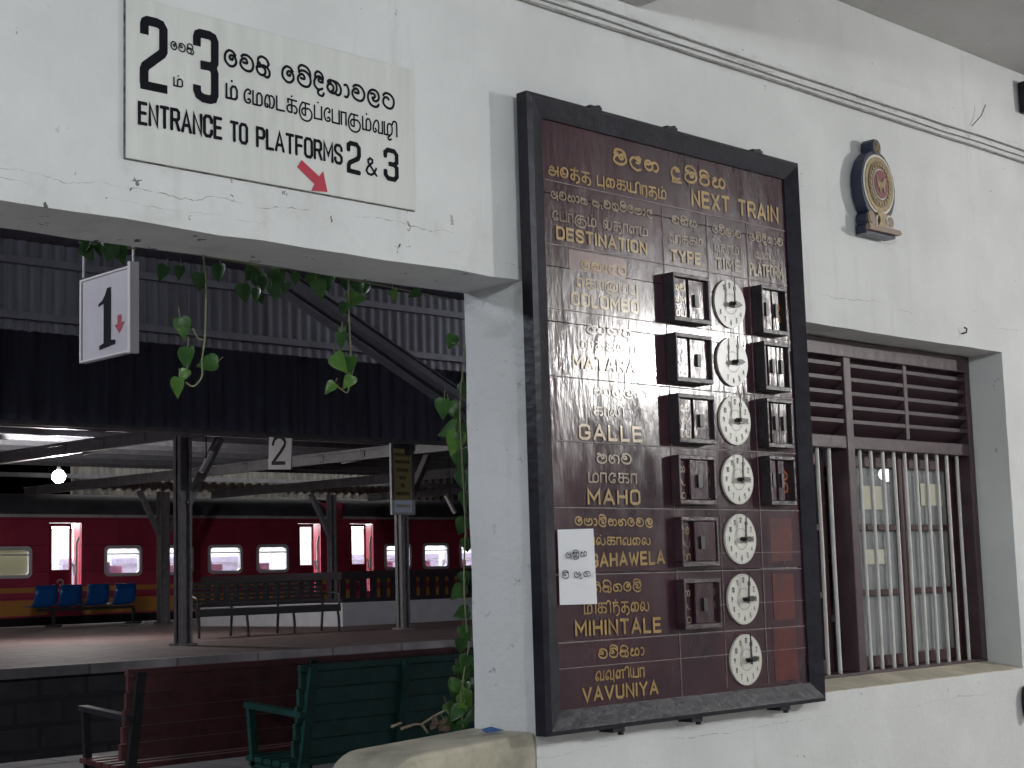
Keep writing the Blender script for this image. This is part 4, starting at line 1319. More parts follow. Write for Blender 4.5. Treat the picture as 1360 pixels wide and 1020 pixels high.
def vine(label, stems, leaves, fill=(), group='pothos vines round the entrance opening'):
    """stems: list of (Y, [px points]); leaves: (px, py, size_px, angle_deg, mat 0/1/2)"""
    s0 = onY(*stems[0][1][0], stems[0][0]) if stems else onY(leaves[0][0], leaves[0][1], .34)
    o = thing('pothos_vine', s0, label, 'vine', group)
    sm = MB()
    if stems:
        for Y, pts in stems:
            q_ = [onY(x, y, Y + random.uniform(-.01, .01)) for x, y in pts]
            q_ = [Vector(v) for v in smooth([tuple(p) for p in q_])] if len(q_) > 2 else q_
            sm.tube(q_, .0022, 6)
    mbs = [MB(), MB(), MB()]
    ps = sm
    for (x, y, sz, ang, mi, Y) in leaves:
        c_ = onY(x, y, Y)
        dep = (c_ - CAM).dot(CF)
        S = sz * dep / FPX
        a_ = R(ang)
        d = (CR * math.cos(a_) + CU * math.sin(a_) + CF * random.uniform(-.35, .25)).normalized()
        n = -CF + CR * random.uniform(-.5, .5) + CU * random.uniform(-.1, .6)
        base = c_ - d * S * .45
        leaf_into(mbs[mi], base, d, n, S, random.uniform(.15, .45), random.uniform(.1, .35))
        ps.tube([base - d * S * .06, base - d * S * .35 + CU * S * .25 - CF * S * .05], .0011, 5)
    ps.build('stem', M_STEM, o)
    for mb_, mm in zip(mbs, (M_LEAF, M_LEAFY, M_LEAFD)):
        if mb_.v:
            mb_.build('foliage', mm, o, fix=False)
    return o


VY = .36
vine("pothos vine trailing in front of the dark sheet metal right of the sign numbered 1",
     [(VY, [(268, 330), (274, 372), (273, 410), (272, 448), (268, 480), (268, 500), (257, 513), (247, 508)]), (VY, [(256, 436), (262, 448), (271, 452)])],
     [(243, 437, 28, 285, 0, VY), (247, 476, 29, 265, 0, VY), (274, 483, 28, 185, 0, VY), (244, 499, 17, 250, 1, VY), (236, 516, 26, 262, 1, VY)])
vine("pothos vine hanging in the opening left of the pillar in front of the steel brace",
     [(VY, [(462, 350), (463, 385), (464, 430), (466, 470), (465, 495), (462, 521), (448, 514), (437, 520)])],
     [(474, 397, 26, 5, 1, VY), (456, 411, 18, 250, 0, VY), (452, 483, 28, 300, 1, VY), (465, 485, 22, 265, 0, VY), (462, 508, 20, 240, 1, VY), (438, 516, 18, 225, 1, VY), (453, 452, 20, 270, 2, VY), (455, 440, 12, 275, 2, VY),
      (425, 386, 26, 290, 0, VY), (436, 376, 24, 260, 2, VY), (523, 393, 15, 280, 1, VY), (550, 390, 16, 200, 2, VY)])
lv = []
for i in range(13):
    x = 205 + 190 * random.random()
    y0 = 318 + (x - 110) * .152 + 12
    lv.append((x, y0 + random.random() ** 1.5 * 32, random.uniform(14, 26), random.uniform(230, 310), random.choice((2, 2, 2, 0)), VY + random.uniform(0, .16)))
for i in range(9):
    x = 350 + 140 * random.random()
    y0 = 318 + (x - 110) * .152 + 8
    lv.append((x, y0 + random.random() ** 1.4 * (32 if x < 430 else 14), random.uniform(13, 24), random.uniform(220, 310), random.choice((2, 2, 0)), VY + random.uniform(-.04, .12)))
vine("dark leafy pothos fringe behind the underside of the lintel", [(VY + .04, [(190, 328), (260, 338), (340, 352), (420, 362), (500, 378), (600, 398)])], lv)
vine("few dark pothos leaves above the hanging sign numbered 1", [(VY, [(105, 322), (140, 326), (180, 330)])],
     [(118, 336, 24, 300, 2, VY), (146, 336, 24, 250, 2, VY), (160, 338, 26, 280, 2, VY), (132, 332, 18, 270, 2, VY), (112, 328, 20, 250, 2, VY)])
vine("pothos vine climbing the far side of the pillar beside the red train",
     [(.27, [(622, 430), (617, 470), (612, 520), (611, 560), (614, 620), (618, 700), (616, 770), (620, 840)]), (.30, [(617, 465), (608, 458), (600, 455)]), (.3, [(613, 540), (604, 535)])],
     [(599, 455, 20, 250, 0, .3), (588, 544, 26, 262, 0, .3), (603, 546, 24, 300, 0, .3), (598, 572, 30, 200, 0, .3), (603, 590, 32, 262, 1, .3), (613, 580, 28, 290, 0, .3), (611, 612, 28, 265, 2, .3), (616, 640, 26, 280, 2, .3),
      (618, 665, 22, 270, 2, .28), (613, 700, 24, 250, 2, .3), (607, 788, 24, 230, 2, .3), (618, 770, 20, 280, 2, .3), (612, 815, 22, 200, 2, .3), (618, 520, 22, 280, 2, .28), (620, 725, 20, 270, 2, .28), (619, 842, 22, 290, 0, .3)])
lv = []
for i in range(24):
    y = 858 + 106 * random.random()
    wd = 10 + (y - 858) * .24
    x = 622 - wd * random.random() ** 1.3
    lv.append((x, y, random.uniform(16, 27), random.uniform(200, 330), random.choice((0, 0, 1, 2)), .28 + random.random() * .08))
vine("thick clump of pothos leaves at the foot of the pillar above the cement ledge", [(.3, [(624, 850), (617, 890), (612, 930), (615, 966)])], lv)
tw = MB()
for pts in ([(533, 968), (550, 962), (560, 962), (575, 952), (590, 944)], [(560, 962), (568, 973)], [(520, 965), (533, 960)]):
    tw.tube([onY(x, y, .3) for x, y in pts], [.004] + [.003] * (len(pts) - 1), 6)
tag(tw.build('dry_twig', M_TWIG), "pale forked dry twig lying behind the cement ledge", 'twig')
cr = MB()
for i in range(7):
    c_ = onY(572 + i * 4, 966 - (i % 3) * 5, .27)
    leaf_into(cr, c_, CR * random.uniform(-1, 1) + CU * random.uniform(-.6, .3), -CF * random.uniform(.2, 1) + CU * .5, random.uniform(.016, .028), .5, .6)
tag(cr.build('withered_leaves', mat('withered_leaf', (.075, .045, .032), .85), fix=False), "small heap of withered brown leaves beside the twig at the foot of the vine", 'leaves')
q = onZ(652, 971, 1.03)
sc_ = MB()
sc_.add([(q.x - .03, q.y - .012, 1.0285), (q.x + .035, q.y - .012, 1.0295), (q.x + .03, q.y + .014, 1.031), (q.x - .02, q.y + .014, 1.036), (q.x, q.y, 1.041)], [(0, 1, 4), (1, 2, 4), (2, 3, 4), (3, 0, 4)])
tag(sc_.build('plastic_scrap', M_BSCRAP), "small blue plastic scrap on the cement ledge at the pillar foot", 'scrap')


def corrugated(mb, x0, x1, y, z0, z1, pitch=.076, amp=.011, tilt=0):
    n = int((x1 - x0) / pitch * 6)
    vs = []
    for i in range(n + 1):
        x = x0 + (x1 - x0) * i / n
        d = amp * math.sin(2 * math.pi * (x - x0) / pitch)
        vs += [(x, y + d, z0), (x, y + d + tilt, z1)]
    mb.add(vs, [(2 * i, 2 * i + 2, 2 * i + 3, 2 * i + 1) for i in range(n)], True)


cn = thing('platform_canopy', (8, 9, 3.5), "near platform canopy with a ribbed blue grey sheet screen and steel girts", 'canopy')
v = MB()
corrugated(v, 3.5, 16, 9.3, 3.545, 4.30, .112, .013)
v.build('sheet_screen', M_SHEET, cn, fix=False)
for z in (3.66, 4.12):
    MB().box(0, 18, 9.22, 9.27, z - .03, z + .03).build('girt', M_GIRT, cn)
rf = MB()
rf.box(-8, 20, .23, 9.5, 4.35, 4.38)
rf.build('roof_sheet', M_SHEETD, cn)
a, b = onY(340, 345, 7.0), onY(640, 552, 7.0)
br = MB()
br.bar(a, b, .05, .16, (0, 1, 0))
dn = (b - a).normalized()
pr = Vector((-dn.z, 0, dn.x))
if pr.z < 0:
    pr = -pr
for s_ in (-1, 1):
    br.bar(a + pr * s_ * .085, b + pr * s_ * .085, .13, .012, (0, 1, 0)) if False else None
v1 = MB()
for p in (a, b):
    pass
br.bar(a - pr * .085 + Vector((0, .035, 0)), b - pr * .085 + Vector((0, .035, 0)), .10, .014, tuple(pr))
br.bar(a + pr * .085 + Vector((0, .035, 0)), b + pr * .085 + Vector((0, .035, 0)), .10, .014, tuple(pr))
br.build('diagonal_brace', M_GIRT, cn)
MB().bar((b.x + .1, 7, 0), (b.x + .1, 7, 4.35), .16, .16).build('column', M_BEAM, cn)


# ---- platform benches seen from behind
def bench(name, label, xl, yb, length, mslat, mi, k=1.14):
    o = thing(name, (xl, yb, 0), label, 'bench')
    bk = MB()
    zs = [.47, .545, .62, .695, .77]
    for i, z in enumerate(zs):
        yy = yb + .10 - .10 * (z - .45) / .4
        bk.box(xl, xl + length, yy - .012, yy + .012, z, z + .071)
    bk.box(xl - .01, xl + length + .01, yb - .012, yb + .022, .843, .872)
    bk.build('backrest', mslat, o, bevel=.004)
    st = MB()
    for i in range(5):
        y = yb + .13 + i * .085
        st.box(xl, xl + length, y, y + .07, .42 + .004 * i, .445 + .004 * i)
    st.build('seat', mslat, o, bevel=.004)
    for x in (xl + .06, xl + length / 2, xl + length - .06):
        l_ = MB()
        l_.bar((x, yb - .02, .86), (x, yb + .085, .44), .05, .035, (0, 1, 0))
        l_.bar((x, yb + .085, .44), (x, yb - .03, 0.0), .05, .035, (0, 1, 0))
        l_.bar((x, yb + .06, .405), (x, yb + .56, .425), .05, .03)
        l_.build('back_leg', mi, o)
        l_ = MB()
        l_.bar((x, yb + .52, .44), (x, yb + .58, 0.0), .05, .035, (0, 1, 0))
        l_.build('front_leg', mi, o)
    for x in (xl + .03, xl + length - .03):
        am = MB()
        am.bar((x, yb + .02, .655), (x, yb + .56, .685), .055, .025)
        am.bar((x, yb + .535, .685), (x, yb + .50, .43), .04, .03, (0, 1, 0))
        am.build('armrest', mi, o)
    for c_ in o.children:        # full size: a tall platform bench
        for v_ in c_.data.vertices:
            v_.co.y *= k * .8
            v_.co.z *= k
    return o


bench('maroon_park_bench', "maroon slatted bench seen from behind at the lower left of the opening", 4.27, 4.43, 2.3, M_BENCHR, M_IRON)
bench('green_park_bench', "dark green slatted bench seen from behind beside the pillar foot", 4.84, 3.74, 1.35, M_BENCHG, M_BENCHG)

# ================================================================== FAR PLATFORM
fc = thing('far_canopy', (16, 13, 3.2), "far platform canopy with dark ribbed fascia, steel purlins and sloping trusses", 'canopy')
v = MB()
corrugated(v, 2, 24, 13.0, 3.235, 5.0, .2, .02)
v.build('sheet_fascia', M_SHEETD, fc, fix=False)
slope = lambda y: 3.64 + (y - 13.0) * .006
zr = lambda y: 3.84 + max(0, y - 18) * .042
rf = MB()
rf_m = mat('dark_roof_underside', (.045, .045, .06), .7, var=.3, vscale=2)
rf.add([(x, y, zr(y)) for y in (13.05, 18, 31.2) for x in (-10, 60)], [(0, 1, 3, 2), (2, 3, 5, 4)])
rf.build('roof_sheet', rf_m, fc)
for y in (14.0, 15.5, 17.0, 18.5, 20.1, 21.6, 23.2, 25.0, 27.0, 29.0, 31.0):
    MB().box(-10, 60, y - .04, y + .04, zr(y) - .10, zr(y) - .004).build('purlin', M_LIGHTSTEEL, fc)
MB().box(-10, 60, 13.06, 13.14, 3.19, 3.30).build('edge_beam', M_BEAM, fc)
for X in (7.2, 12.2, 17.2, 22.2, 27.2, 32.2):
    tr = MB()
    a, b = Vector((X, 13.3, slope(13.3) - .16)), Vector((X, 30.8, slope(30.8) - .16))
    tr.bar(a, b, .09, .045).bar(a + Vector((0, 0, .15)), b + Vector((0, 0, .15)), .09, .045)
    n = 15
    for i in range(n):
        p = a.lerp(b, (i + .5) / n)
        tr.bar(p, p + Vector((0, 0, .15)), .09, .10, (0, 1, 0))
        if i < n - 1:
            tr.bar(p + Vector((0, 0, .02)), p + Vector((0, (b.y - a.y) / n, .14)), .03, .03)
    tr.bar(a + Vector((-.02, 0, .075)), b + Vector((-.02, 0, .075)), .012, .10)
    tr.build('truss', M_BEAM, fc)
    kb = MB()
    kb.bar((X + .02, 19.2, 3.5), (X + 1.0, 17.2, 3.80), .07, .09)
    kb.build('knee_strut', M_BEAM, fc)


def post(x, y, label, m=M_POST, br=(1, -1), wdt=.21):
    o = thing('canopy_post', (x, y, .6), label, 'post', 'posts of the far canopy')
    zt_ = slope(y) - .16
    p = MB()
    p.box(x - wdt / 2, x + wdt / 2, y - .02, y + .02, .6, zt_)
    p.box(x - wdt / 2, x - wdt / 2 + .03, y - .09, y + .09, .6, zt_).box(x + wdt / 2 - .03, x + wdt / 2, y - .09, y + .09, .6, zt_)
    p.box(x - wdt / 2 - .05, x + wdt / 2 + .05, y - .13, y + .13, .6, .63)
    p.build('shaft', m, o)
    for s_ in br:
        MB().bar((x + s_ * .07, y, 2.55), (x + s_ * .62, y, zt_ - .0), .09, .13, (0, 1, 0)).build('brace', m, o)
    return o


post(12.2, 16.4, "thick grey canopy post standing nearest on the brick paving left of the dark bench", br=(1,), wdt=.19)
post(17.2, 17.6, "grey canopy post carrying the yellow notice in front of the balustrade", br=(1,), wdt=.16)
post(19.5, 28.7, "grey canopy post just left of the thickest post at the far platform edge", br=(-1, 1), wdt=.24)
post(24.3, 28.7, "slim pale canopy post between the two carriage doors behind the balustrade", M_LIGHTSTEEL, br=(-1,), wdt=.17)
post(29.3, 28.7, "canopy post at the far platform edge behind the pillar vine", br=(-1, 1), wdt=.2)

# unlit tube battens hung on braces
for (p0, p1, Y, lb) in (((267, 627), (281, 600), 15.9, "small white batten lamp on the brace beside the thick grey post"),
                       ((592, 658), (604, 681), 20, "small tilted white batten lamp hanging beside the pillar vine")):
    a, b = onY(*p0, Y), onY(*p1, Y)
    o = thing('batten_lamp', a, lb, 'lamp')
    MB().bar(a, b, .07, .05).build('lamp_housing', M_FIX, o)
    dd = Vector((0, .2, 0))
    MB().bar(a.lerp(b, .5), a.lerp(b, .5) + Vector((0, .01, .9)), .012, .012).build('hanging_wire', M_BLACK, o)

# lit bulb
q = onY(78, 633, 20.6)
bl = thing('platform_bulb', q, "glaring white lit bulb hanging under the far canopy at the left", 'lamp')
bmh = bmesh.new()
bmesh.ops.create_uvsphere(bmh, u_segments=16, v_segments=10, radius=.105)
me = bpy.data.meshes.new('bulb')
bmh.to_mesh(me)
bmh.free()
me.materials.append(M_BULB)
o = bpy.data.objects.new('bulb', me)
col.objects.link(o)
o.parent = bl
MB().tube([(q.x, q.y, q.z + .08), (q.x, q.y, q.z + .16)], .035, 8).build('lamp_holder', M_BLACK, bl)
MB().tube([(q.x, q.y, q.z + .16), (q.x, q.y, 3.5)], .008, 6).build('lamp_cord', M_BLACK, bl)
ld = bpy.data.lights.new('bulb_light', 'POINT')
ld.energy = BULB_WATT
ld.color = (1, .97, .94)
ld.shadow_soft_size = .085
lo = bpy.data.objects.new('bulb_light', ld)
col.objects.link(lo)
lo.parent = bl
lo.location = (0, 0, -.12)

# platform numeral sign 2
Y2 = 15.2
c = [onY(x, y, Y2) for x, y in ((357.5, 574.5), (386, 574), (390.5, 617), (362.5, 627))]
xs = (c[0].x + c[2].x) / 2
s2 = thing('platform_number_sign', (xs, Y2, c[3].z), "small grey white sign with black numeral 2 hanging under the far canopy", 'sign')
z1, z0 = c[0].z, c[3].z + .03
w2 = .36
# the sign hangs square to the track: it faces along the platform
yb_, yf_ = Y2, Y2 + w2 * .9
SX2 = c[1].x
zt2, zb2 = onX(386, 574, SX2).z, onX(390, 617, SX2).z
yA = onX(386, 574, SX2).y
yB = onX(359, 580, SX2).y
Wd, Hd = (yB - yA) * 1.12, (zt2 - zb2) * 1.12
yc2, zc2 = (yA + yB) / 2, (zb2 + zt2) / 2 - .02
TL = -.07
def f2(u, v, o):      # the sign hangs a little askew
    a_, c_ = (u - .5) * Wd, (v - .5) * Hd
    return (SX2 - .012 - o, yc2 - (a_ * math.cos(TL) - c_ * math.sin(TL)), zc2 + a_ * math.sin(TL) + c_ * math.cos(TL))
MB().prism([(0, 0), (1, 0), (1, 1), (0, 1)], f2, -.024, 0).build('sign_board', mat("grey_white_sign", (.62, .61, .61), .5, var=.1, vscale=6), s2, bevel=.003)
q2 = lambda u, v, o: f2(.1 + u * .8, .14 + v * .76, o)
f2m = lambda pts: [(.1 + u * .8, .14 + v * .76) for u, v in pts]
WH = Wd / Hd
t = MB()
fw = lambda u, v, o: f2(u / WH, v, o)
ribbon(t, smooth([(u * WH, v) for u, v in f2m([(.10, .72), (.22, .93), (.48, 1.0), (.74, .86), (.70, .62), (.12, .05)])]), .105, fw)
ribbon(t, [(u * WH, v) for u, v in f2m([(.06, .04), (.82, .05)])], .10, fw, flat=True)
t.build('numeral', M_INK, s2)
MB().tube([(SX2, (yA + yB) / 2, zt2), (SX2, (yA + yB) / 2, slope(Y2) + .1)], .012, 6).build('hanger_rod', M_BLACK, s2)

# yellow notice on its post
YN = 17.44
a, b = onY(517.5, 584, YN), onY(550, 684, YN)
ns = thing('yellow_notice_panel', ((a.x + b.x) / 2, YN, b.z), "tall framed notice with a yellow sheet and pale blue strips fixed to a post", 'sign')
f = MB()
f.box(a.x, a.x + .05, YN - .03, YN + .02, b.z, a.z).box(b.x - .05, b.x, YN - .03, YN + .02, b.z, a.z).box(a.x + .05, b.x - .05, YN - .03, YN + .02, b.z, b.z + .04).box(a.x + .05, b.x - .05, YN - .03, YN + .02, a.z - .04, a.z)
f.build('notice_frame', M_LIGHTSTEEL, ns)
zy0, zy1 = onY(530, 664, YN).z, onY(530, 596, YN).z
MB().box(a.x + .05, b.x - .05, YN - .015, YN + .01, zy0, zy1).build('yellow_sheet', M_YSIGN, ns)
MB().box(a.x + .05, b.x - .05, YN - .015, YN + .01, b.z + .04, zy0 - .001).build('lower_strip', M_BSIGN, ns)
MB().box(a.x + .05, b.x - .05, YN - .015, YN + .01, zy1 + .001, a.z - .04).build('upper_strip', M_BEAM, ns)
t = MB()
fnN = lambda u, v, o: (u, YN - .0155 - o, v)
def blur_line(z, u0, u1, n, h):
    for i in range(n):
        u = u0 + (u1 - u0) * (i + .5) / n
        wv = (u1 - u0) / n * .42
        ribbon(t, smooth([(u - wv, z + random.uniform(-.3, .3) * h), (u - wv * .3, z + h * .5), (u + wv * .4, z - h * .4), (u + wv, z + random.uniform(0, .4) * h)]), h * .36, fnN)
xc = (a.x + b.x) / 2
for fz, hw_, n_ in ((.88, .17, 6), (.74, .16, 6), (.58, .13, 5), (.43, .07, 3), (.28, .04, 2), (.12, .15, 6)):
    blur_line(zy0 + (zy1 - zy0) * fz, xc - hw_, xc + hw_, n_, .055)
blur_line((b.z + zy0) / 2 + .02, xc - .15, xc + .15, 6, .05)
t.build('notice_lettering', mat('faded_notice_ink', (.26, .22, .12), .7), ns)

# row of blue seats
ch = thing('blue_seat_row', (18, 30.2, .6), "row of four blue plastic seats on a dark beam at the far platform edge", 'seats')
def seat_x(px):
    return onY(px, 800, 30.2).x
xs_ = [seat_x(p) for p in (55, 88, 124, 160)]
zf = .6
for x in xs_:
    m_ = MB()
    # seat pan and curved back as one shell (open side towards the train, seen from behind at an angle)
    prof = [(.30, .44), (.12, .43), (-.06, .435), (-.16, .47), (-.20, .56), (-.235, .74), (-.25, .93)]
    vs = []
    for (yy, zz) in prof:
        k_ = .90 if zz < .8 else .82
        for u in (-1, -.5, 0, .5, 1):
            vs.append((x + u * .31 * k_, 30.2 + yy + .03 * (u * u - 1) * (-1 if zz > .5 else 0), zf + zz + (.03 * u * u if zz < .5 else 0)))
    m_.add(vs, [(r_ * 5 + i, r_ * 5 + i + 1, r_ * 5 + i + 6, r_ * 5 + i + 5) for r_ in range(len(prof) - 1) for i in range(4)], True)
    so = m_.build('seat', M_BLUE, ch, fix=False)
    md = so.modifiers.new('thick', 'SOLIDIFY')
    md.thickness = .02
MB().box(xs_[0] - .1, xs_[3] + .33, 30.15, 30.23, zf + .35, zf + .42).build('beam', M_IRON, ch)
for x in (onY(71, 800, 30.2).x, onY(177, 800, 30.2).x):
    l_ = MB()
    l_.box(x - .03, x + .03, 30.16, 30.22, zf + .03, zf + .35)
    l_.bar((x, 29.92, zf + .02), (x, 30.48, zf + .02), .06, .04).bar((x - .2, 30.19, zf + .02), (x + .2, 30.19, zf + .02), .05, .035, (0, 0, 1))
    l_.build('leg', M_IRON, ch)

# dark slatted bench on the far platform
db = thing('dark_slat_bench', (13.9, 18.4, .6), "black iron slatted bench on the brick paving in front of the balustrade", 'bench')
bx0, bx1, by = 13.72, 16.55, 18.45
m_ = MB()
for i, z in enumerate((.47, .54, .61, .68, .75, .82)):
    m_.box(bx0, bx1, by + .42 + i * .02, by + .44 + i * .02, zf + z, zf + z + .045)
m_.build('backrest', M_BENCHD, db, bevel=.004)
m_ = MB()
for i in range(6):
    m_.box(bx0, bx1, by + i * .07, by + i * .07 + .05, zf + .42, zf + .445)
m_.box(bx0, bx1, by - .02, by, zf + .33, zf + .44)
m_.build('seat', M_BENCHD, db, bevel=.004)
for x in (bx0 + .05, bx0 + .05 + (bx1 - bx0 - .1) / 3, bx0 + .05 + (bx1 - bx0 - .1) * 2 / 3, bx1 - .05):
    for nm_, pts in (('front_leg', [(x, by + .02, zf + .42), (x, by - .02, zf + .2), (x, by - .03, zf)]), ('back_leg', [(x, by + .55, zf + .87), (x, by + .42, zf + .42), (x, by + .46, zf)])):
        MB().tube(pts, .022, 6).build(nm_, M_IRON, db)
for x in (bx0 + .03, bx1 - .03):
    MB().tube([(x, by + .45, zf + .62), (x, by + .1, zf + .64), (x, by - .04, zf + .60), (x, by, zf + .43)], .02, 6).build('armrest', M_IRON, db)

# balustrade round the stairs
bs = thing('stair_balustrade', (18.2, 20.5, .6), "white low wall topped by a dark baluster railing on the far platform", 'railing')
w_ = MB()
w_.box(18.2, 30, 20.5, 20.7, .6, 1.03).box(18.2, 18.4, 20.7, 25.2, .6, 1.03)
w_.build('low_wall', M_WHITEWALL, bs)
r_ = MB()
r_.box(18.2, 30, 20.52, 20.68, 1.46, 1.60).box(18.22, 18.38, 20.68, 25.2, 1.46, 1.60)
r_.box(18.2, 30, 20.52, 20.68, 1.031, 1.11).box(18.22, 18.38, 20.68, 25.2, 1.031, 1.11)
r_.build('rail', M_DARKRAIL, bs)
x = 18.28
while x < 24:
    MB().box(x - .065, x + .065, 20.58, 20.62, 1.11, 1.46).build('baluster', M_DARKRAIL, bs)
    x += .245
y = 21.0
while y < 25.2:
    MB().box(18.28, 18.32, y - .08, y + .08, 1.11, 1.46).build('baluster', M_DARKRAIL, bs)
    y += .34

# pale corrugated wall beyond the train
v = MB()
corrugated(v, 21.98, 60, 37.5, 2.0, 5.3, .32, .04)
far_wall = thing('far_shed_wall', (30, 37.5, 2), "pale streaked corrugated shed wall beyond the train roof", 'wall')
v.build('sheet_wall', M_SHEETL, far_wall, fix=False)
r_ = MB()
for z in (4.55,):
    r_.box(5, 60, 37.25, 37.35, z - .06, z + .06)
r_.build('girt', M_LIGHTSTEEL, far_wall)
q = onY(300, 600, 35.6)
for px, lb in ((330, "unseen strip lamp added to light the pale shed wall beyond the train"),):
    q = onY(px, 600, 36.2)
    sl_ = thing('shed_fill_lamp', (q.x, 36.2, 5.6), lb, 'lamp')  # added long strip, out of view, that brightens the shed wall
    MB().box(q.x - 6, q.x + 6, 36.17, 36.23, 5.60, 5.64).build('tube', emit("shed_fill_glow", (1, .98, .96), 17), sl_)
    MB().box(q.x - 6.05, q.x + 6.05, 36.13, 36.27, 5.65, 5.7).build('batten', M_FIX, sl_)

# ================================================================== THE TRAIN
TY, TYB = 32.2, 35.0
ZE, ZF, ZU = 3.16, 1.15, .80
def px_x(px, Y=TY):
    return onY(px, 740, Y).x


def carriage(label, x0, x1, wins, doors, hide_blind=None):
    o = thing('train_carriage', ((x0 + x1) / 2, TY, -.9), label, 'train carriage', 'carriages of the red train')
    holes = [(a, b, 1.76, 2.42) for a, b in wins] + [(a, b, ZF, 3.02) for a, b in doors]
    xs = [x0, x1]
    zs = [ZU, 1.76, 2.42, ZF, 3.02, ZE]
    for a, b, c_, d_ in holes:
        xs += [a, b]
    body = wall_with_holes(xs, zs, holes, TY, TY + .06)
    body.box(x0, x1, TYB, TYB + .06, ZU, ZE).box(x0, x0 + .06, TY + .06, TYB, ZU, ZE + .45).box(x1 - .06, x1, TY + .06, TYB, ZU, ZE + .45)
    bo = body.build('body', M_TRAIN, o)
    prof = [(TY - .03, ZE), (TY + .02, ZE + .10), (TY + .22, ZE + .32), (TY + .6, ZE + .52), (TY + 1.43, ZE + .64), (TYB - .4, ZE + .5), (TYB + .08, ZE)]
    r_ = MB()
    vs = [(xx, y, z) for xx in (x0 - .05, x1 + .05) for y, z in prof]
    n = len(prof)
    r_.add(vs, [(i, i + 1, n + i + 1, n + i) for i in range(n - 1)], True)
    r_.build('roof', M_TROOF, o)
    MB().box(x0, x1, TY - .035, TY - .002, ZE - .01, ZE + .06).build('gutter', M_TEAVES, o)
    st = MB()
    cuts = sorted(doors)
    segs = []
    xx = x0
    for a, b in cuts:
        segs.append((xx, a - .03))
        xx = b + .03
    segs.append((xx, x1))
    for a, b in segs:
        if b > a:
            st.box(a, b, TY - .004, TY - .001, 1.375, 1.49).box(a, b, TY - .004, TY - .001, .84, 1.20)
    st.build('stripe', M_TRAINO, o)
    MB().box(x0 + .2, x1 - .2, TY + .15, TYB - .15, -.5, ZU - .005).box(x0, x1, TY + .02, TY + .1, .55, ZU - .005).build('underframe', M_TUNDER, o)
    # windows
    for i, (a, b) in enumerate(wins):
        fr_ = MB()
        cx, cz, hx, hz = (a + b) / 2, 2.09, (b - a) / 2, .33
        def rr(hx, hz, r, n=5):
            P = []
            for (sx, sz, a0) in ((1, 1, 0), (-1, 1, 90), (-1, -1, 180), (1, -1, 270)):
                for k in range(n + 1):
                    an = R(a0 + 90 * k / n)
                    P.append((cx + sx * (hx - r) + r * math.cos(an), cz + sz * (hz - r) + r * math.sin(an)))
            return P
        Po, Pi = rr(hx + .045, hz + .045, .13), rr(hx - .035, hz - .035, .08)
        n = len(Po)
        vs = [(u, TY - .02, v_) for u, v_ in Po] + [(u, TY - .02, v_) for u, v_ in Pi] + [(u, TY + .07, v_) for u, v_ in Po] + [(u, TY + .07, v_) for u, v_ in Pi]
        fs = []
        for k in range(n):
            l = (k + 1) % n
            fs += [(k, l, n + l, n + k), (k, 2 * n + k, 2 * n + l, l), (n + k, n + l, 3 * n + l, 3 * n + k)]
        fr_.add(vs, fs)
        fr_.box(a, b, TY, TY + .03, 2.245, 2.275)
        wo = fr_.build('window', M_ALU, o)
        p_ = MB()
        p_.add([(a, TY + .035, 1.77), (b, TY + .035, 1.77), (b, TY + .035, 2.41), (a, TY + .035, 2.41)], [(0, 1, 2, 3)])
        p_.build('pane', M_TGLASS, wo)
        if hide_blind is not None and i in hide_blind:
            bl_ = MB()
            for k in range(14):
                z = 1.77 + k * .046
                bl_.add([(a, TY + .05, z), (b, TY + .05, z), (b, TY + .075, z + .05), (a, TY + .075, z + .05)], [(0, 1, 2, 3)])
            bl_.build('blind', M_BLIND, wo)
    # doors
    for a, b in doors:
        wl = (b - a) * .72
        d_ = wall_with_holes([a, a + .09, a + wl - .06, a + wl], [ZU + .02, 1.90, 2.93, 3.01], [(a + .09, a + wl - .06, 1.90, 2.93)], TY + .03, TY + .07)
        do_ = d_.build('door', M_TRAINR, o)
        t_ = MB()
        text_uv(t_, '3', a + wl * .40, 1.40, a + wl * .62, 1.40, .26, .045, lambda u, v_, of_: (u, TY + .029 - of_, v_))
        t_.build('numeral', mat("faded_numeral_white", (.5, .36, .36), .5), do_)
        MB().box(b - .01, b + .02, TY + .06, TY + .34, ZU + .02, 3.0).build('door_return', M_TRAINR, o)
        hr = MB()
        hx = a + (b - a) * .80
        hr.tube([(hx, TY - .05, 1.15), (hx, TY - .06, 2.5), (hx + .08, TY - .02, 2.66)], .03, 8)
        hr.build('handrail', M_HANDRAIL, o)
        hl = MB()
        hl.box(a + wl + .0, a + wl + .10, TY + .0, TY + .03, 1.98, 2.04).box(a + wl + .03, a + wl + .07, TY + .0, TY + .03, 1.78, 1.98)
        hl.build('door_handle', M_HANDRAIL, o)
    # interior
    it = MB()
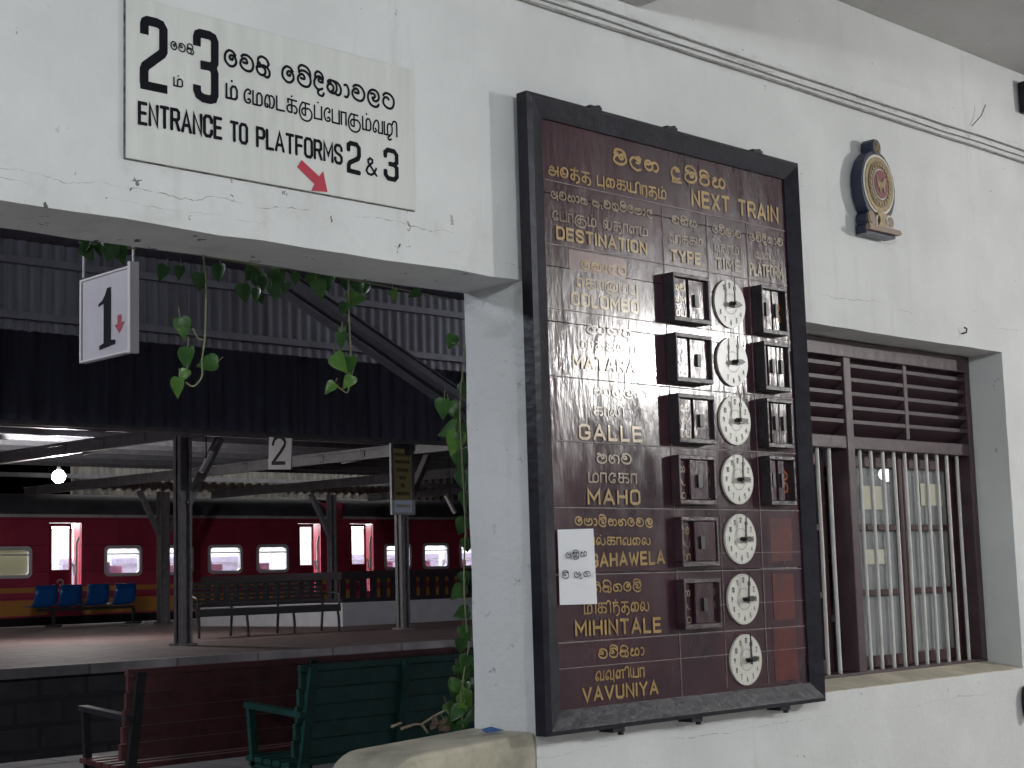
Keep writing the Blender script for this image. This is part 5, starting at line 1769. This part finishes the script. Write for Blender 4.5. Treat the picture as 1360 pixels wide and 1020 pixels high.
    it.box(x0 + .07, x1 - .07, TY + .08, TYB - .02, ZF - .05, ZF).box(x0 + .07, x1 - .07, TYB - .1, TYB - .02, ZF, 3.0).box(x0 + .07, x1 - .07, TY + .08, TYB - .02, 3.03, 3.06)
    it.box(x0 + .062, x0 + .075, TY + .36, TYB - .1, ZF, 3.03).box(x1 - .075, x1 - .062, TY + .36, TYB - .1, ZF, 3.03)
    it.build('interior_lining', M_TIN, o)
    lp = MB()
    for yy in (TY + .75, TYB - .8):
        lp.box(x0 + .3, x1 - .3, yy - .06, yy + .06, 2.98, 3.02)
    lp.build('ceiling_lamp', M_TRAINLAMP, o)
    for i, (a, b) in enumerate(wins):
        s_ = MB()
        cx = (a + b) / 2 + .1
        s_.box(cx - .55, cx + .55, TYB - .55, TYB - .42, 1.45, 2.02).box(cx - .55, cx + .55, TYB - .58, TYB - .40, 2.03, 2.22)
        s_.build('seat', M_TSEAT, o, bevel=.03)
        MB().box(cx - .6, cx + .3, TY + .7, TY + .82, 1.45, 2.0).build('seat', M_TSEAT, o, bevel=.03)
        s2_ = MB()
        s2_.box(cx - .42, cx - .1, TY + .6, TY + .68, 1.5, 2.08)
        s2_.build('seat_cover', M_TSEATB, o, bevel=.03)
    return o


Wn = lambda *ps: [(px_x(a) + .06, px_x(b) - .06) for a, b in ps]
c1 = carriage("long maroon carriage with orange stripes and lit windows behind the blue seats", 6.0, px_x(441),
              [(9.0, 10.0), (13.2, 14.2), (14.75, 15.75)] + Wn((-8, 43), (137.6, 189), (208.5, 257.5), (275.3, 322.5), (339.9, 383.7)),
              [(11.2, 12.05), (px_x(65), px_x(108)), (px_x(396), px_x(426))], hide_blind=(3,))
c2 = carriage("maroon carriage behind the balustrade, coupled to the right of the long one", px_x(456), 50.0,
              Wn((509.9, 546.9), (560.9, 596.6), (609.8, 645)) + [(33.2, 34.2), (34.7, 35.7), (36.2, 37.2)],
              [(px_x(465), px_x(496))])
MB().box(px_x(441) , px_x(456), TY + .3, TYB - .3, .4, 3.1).build('gangway', M_TUNDER, c2)
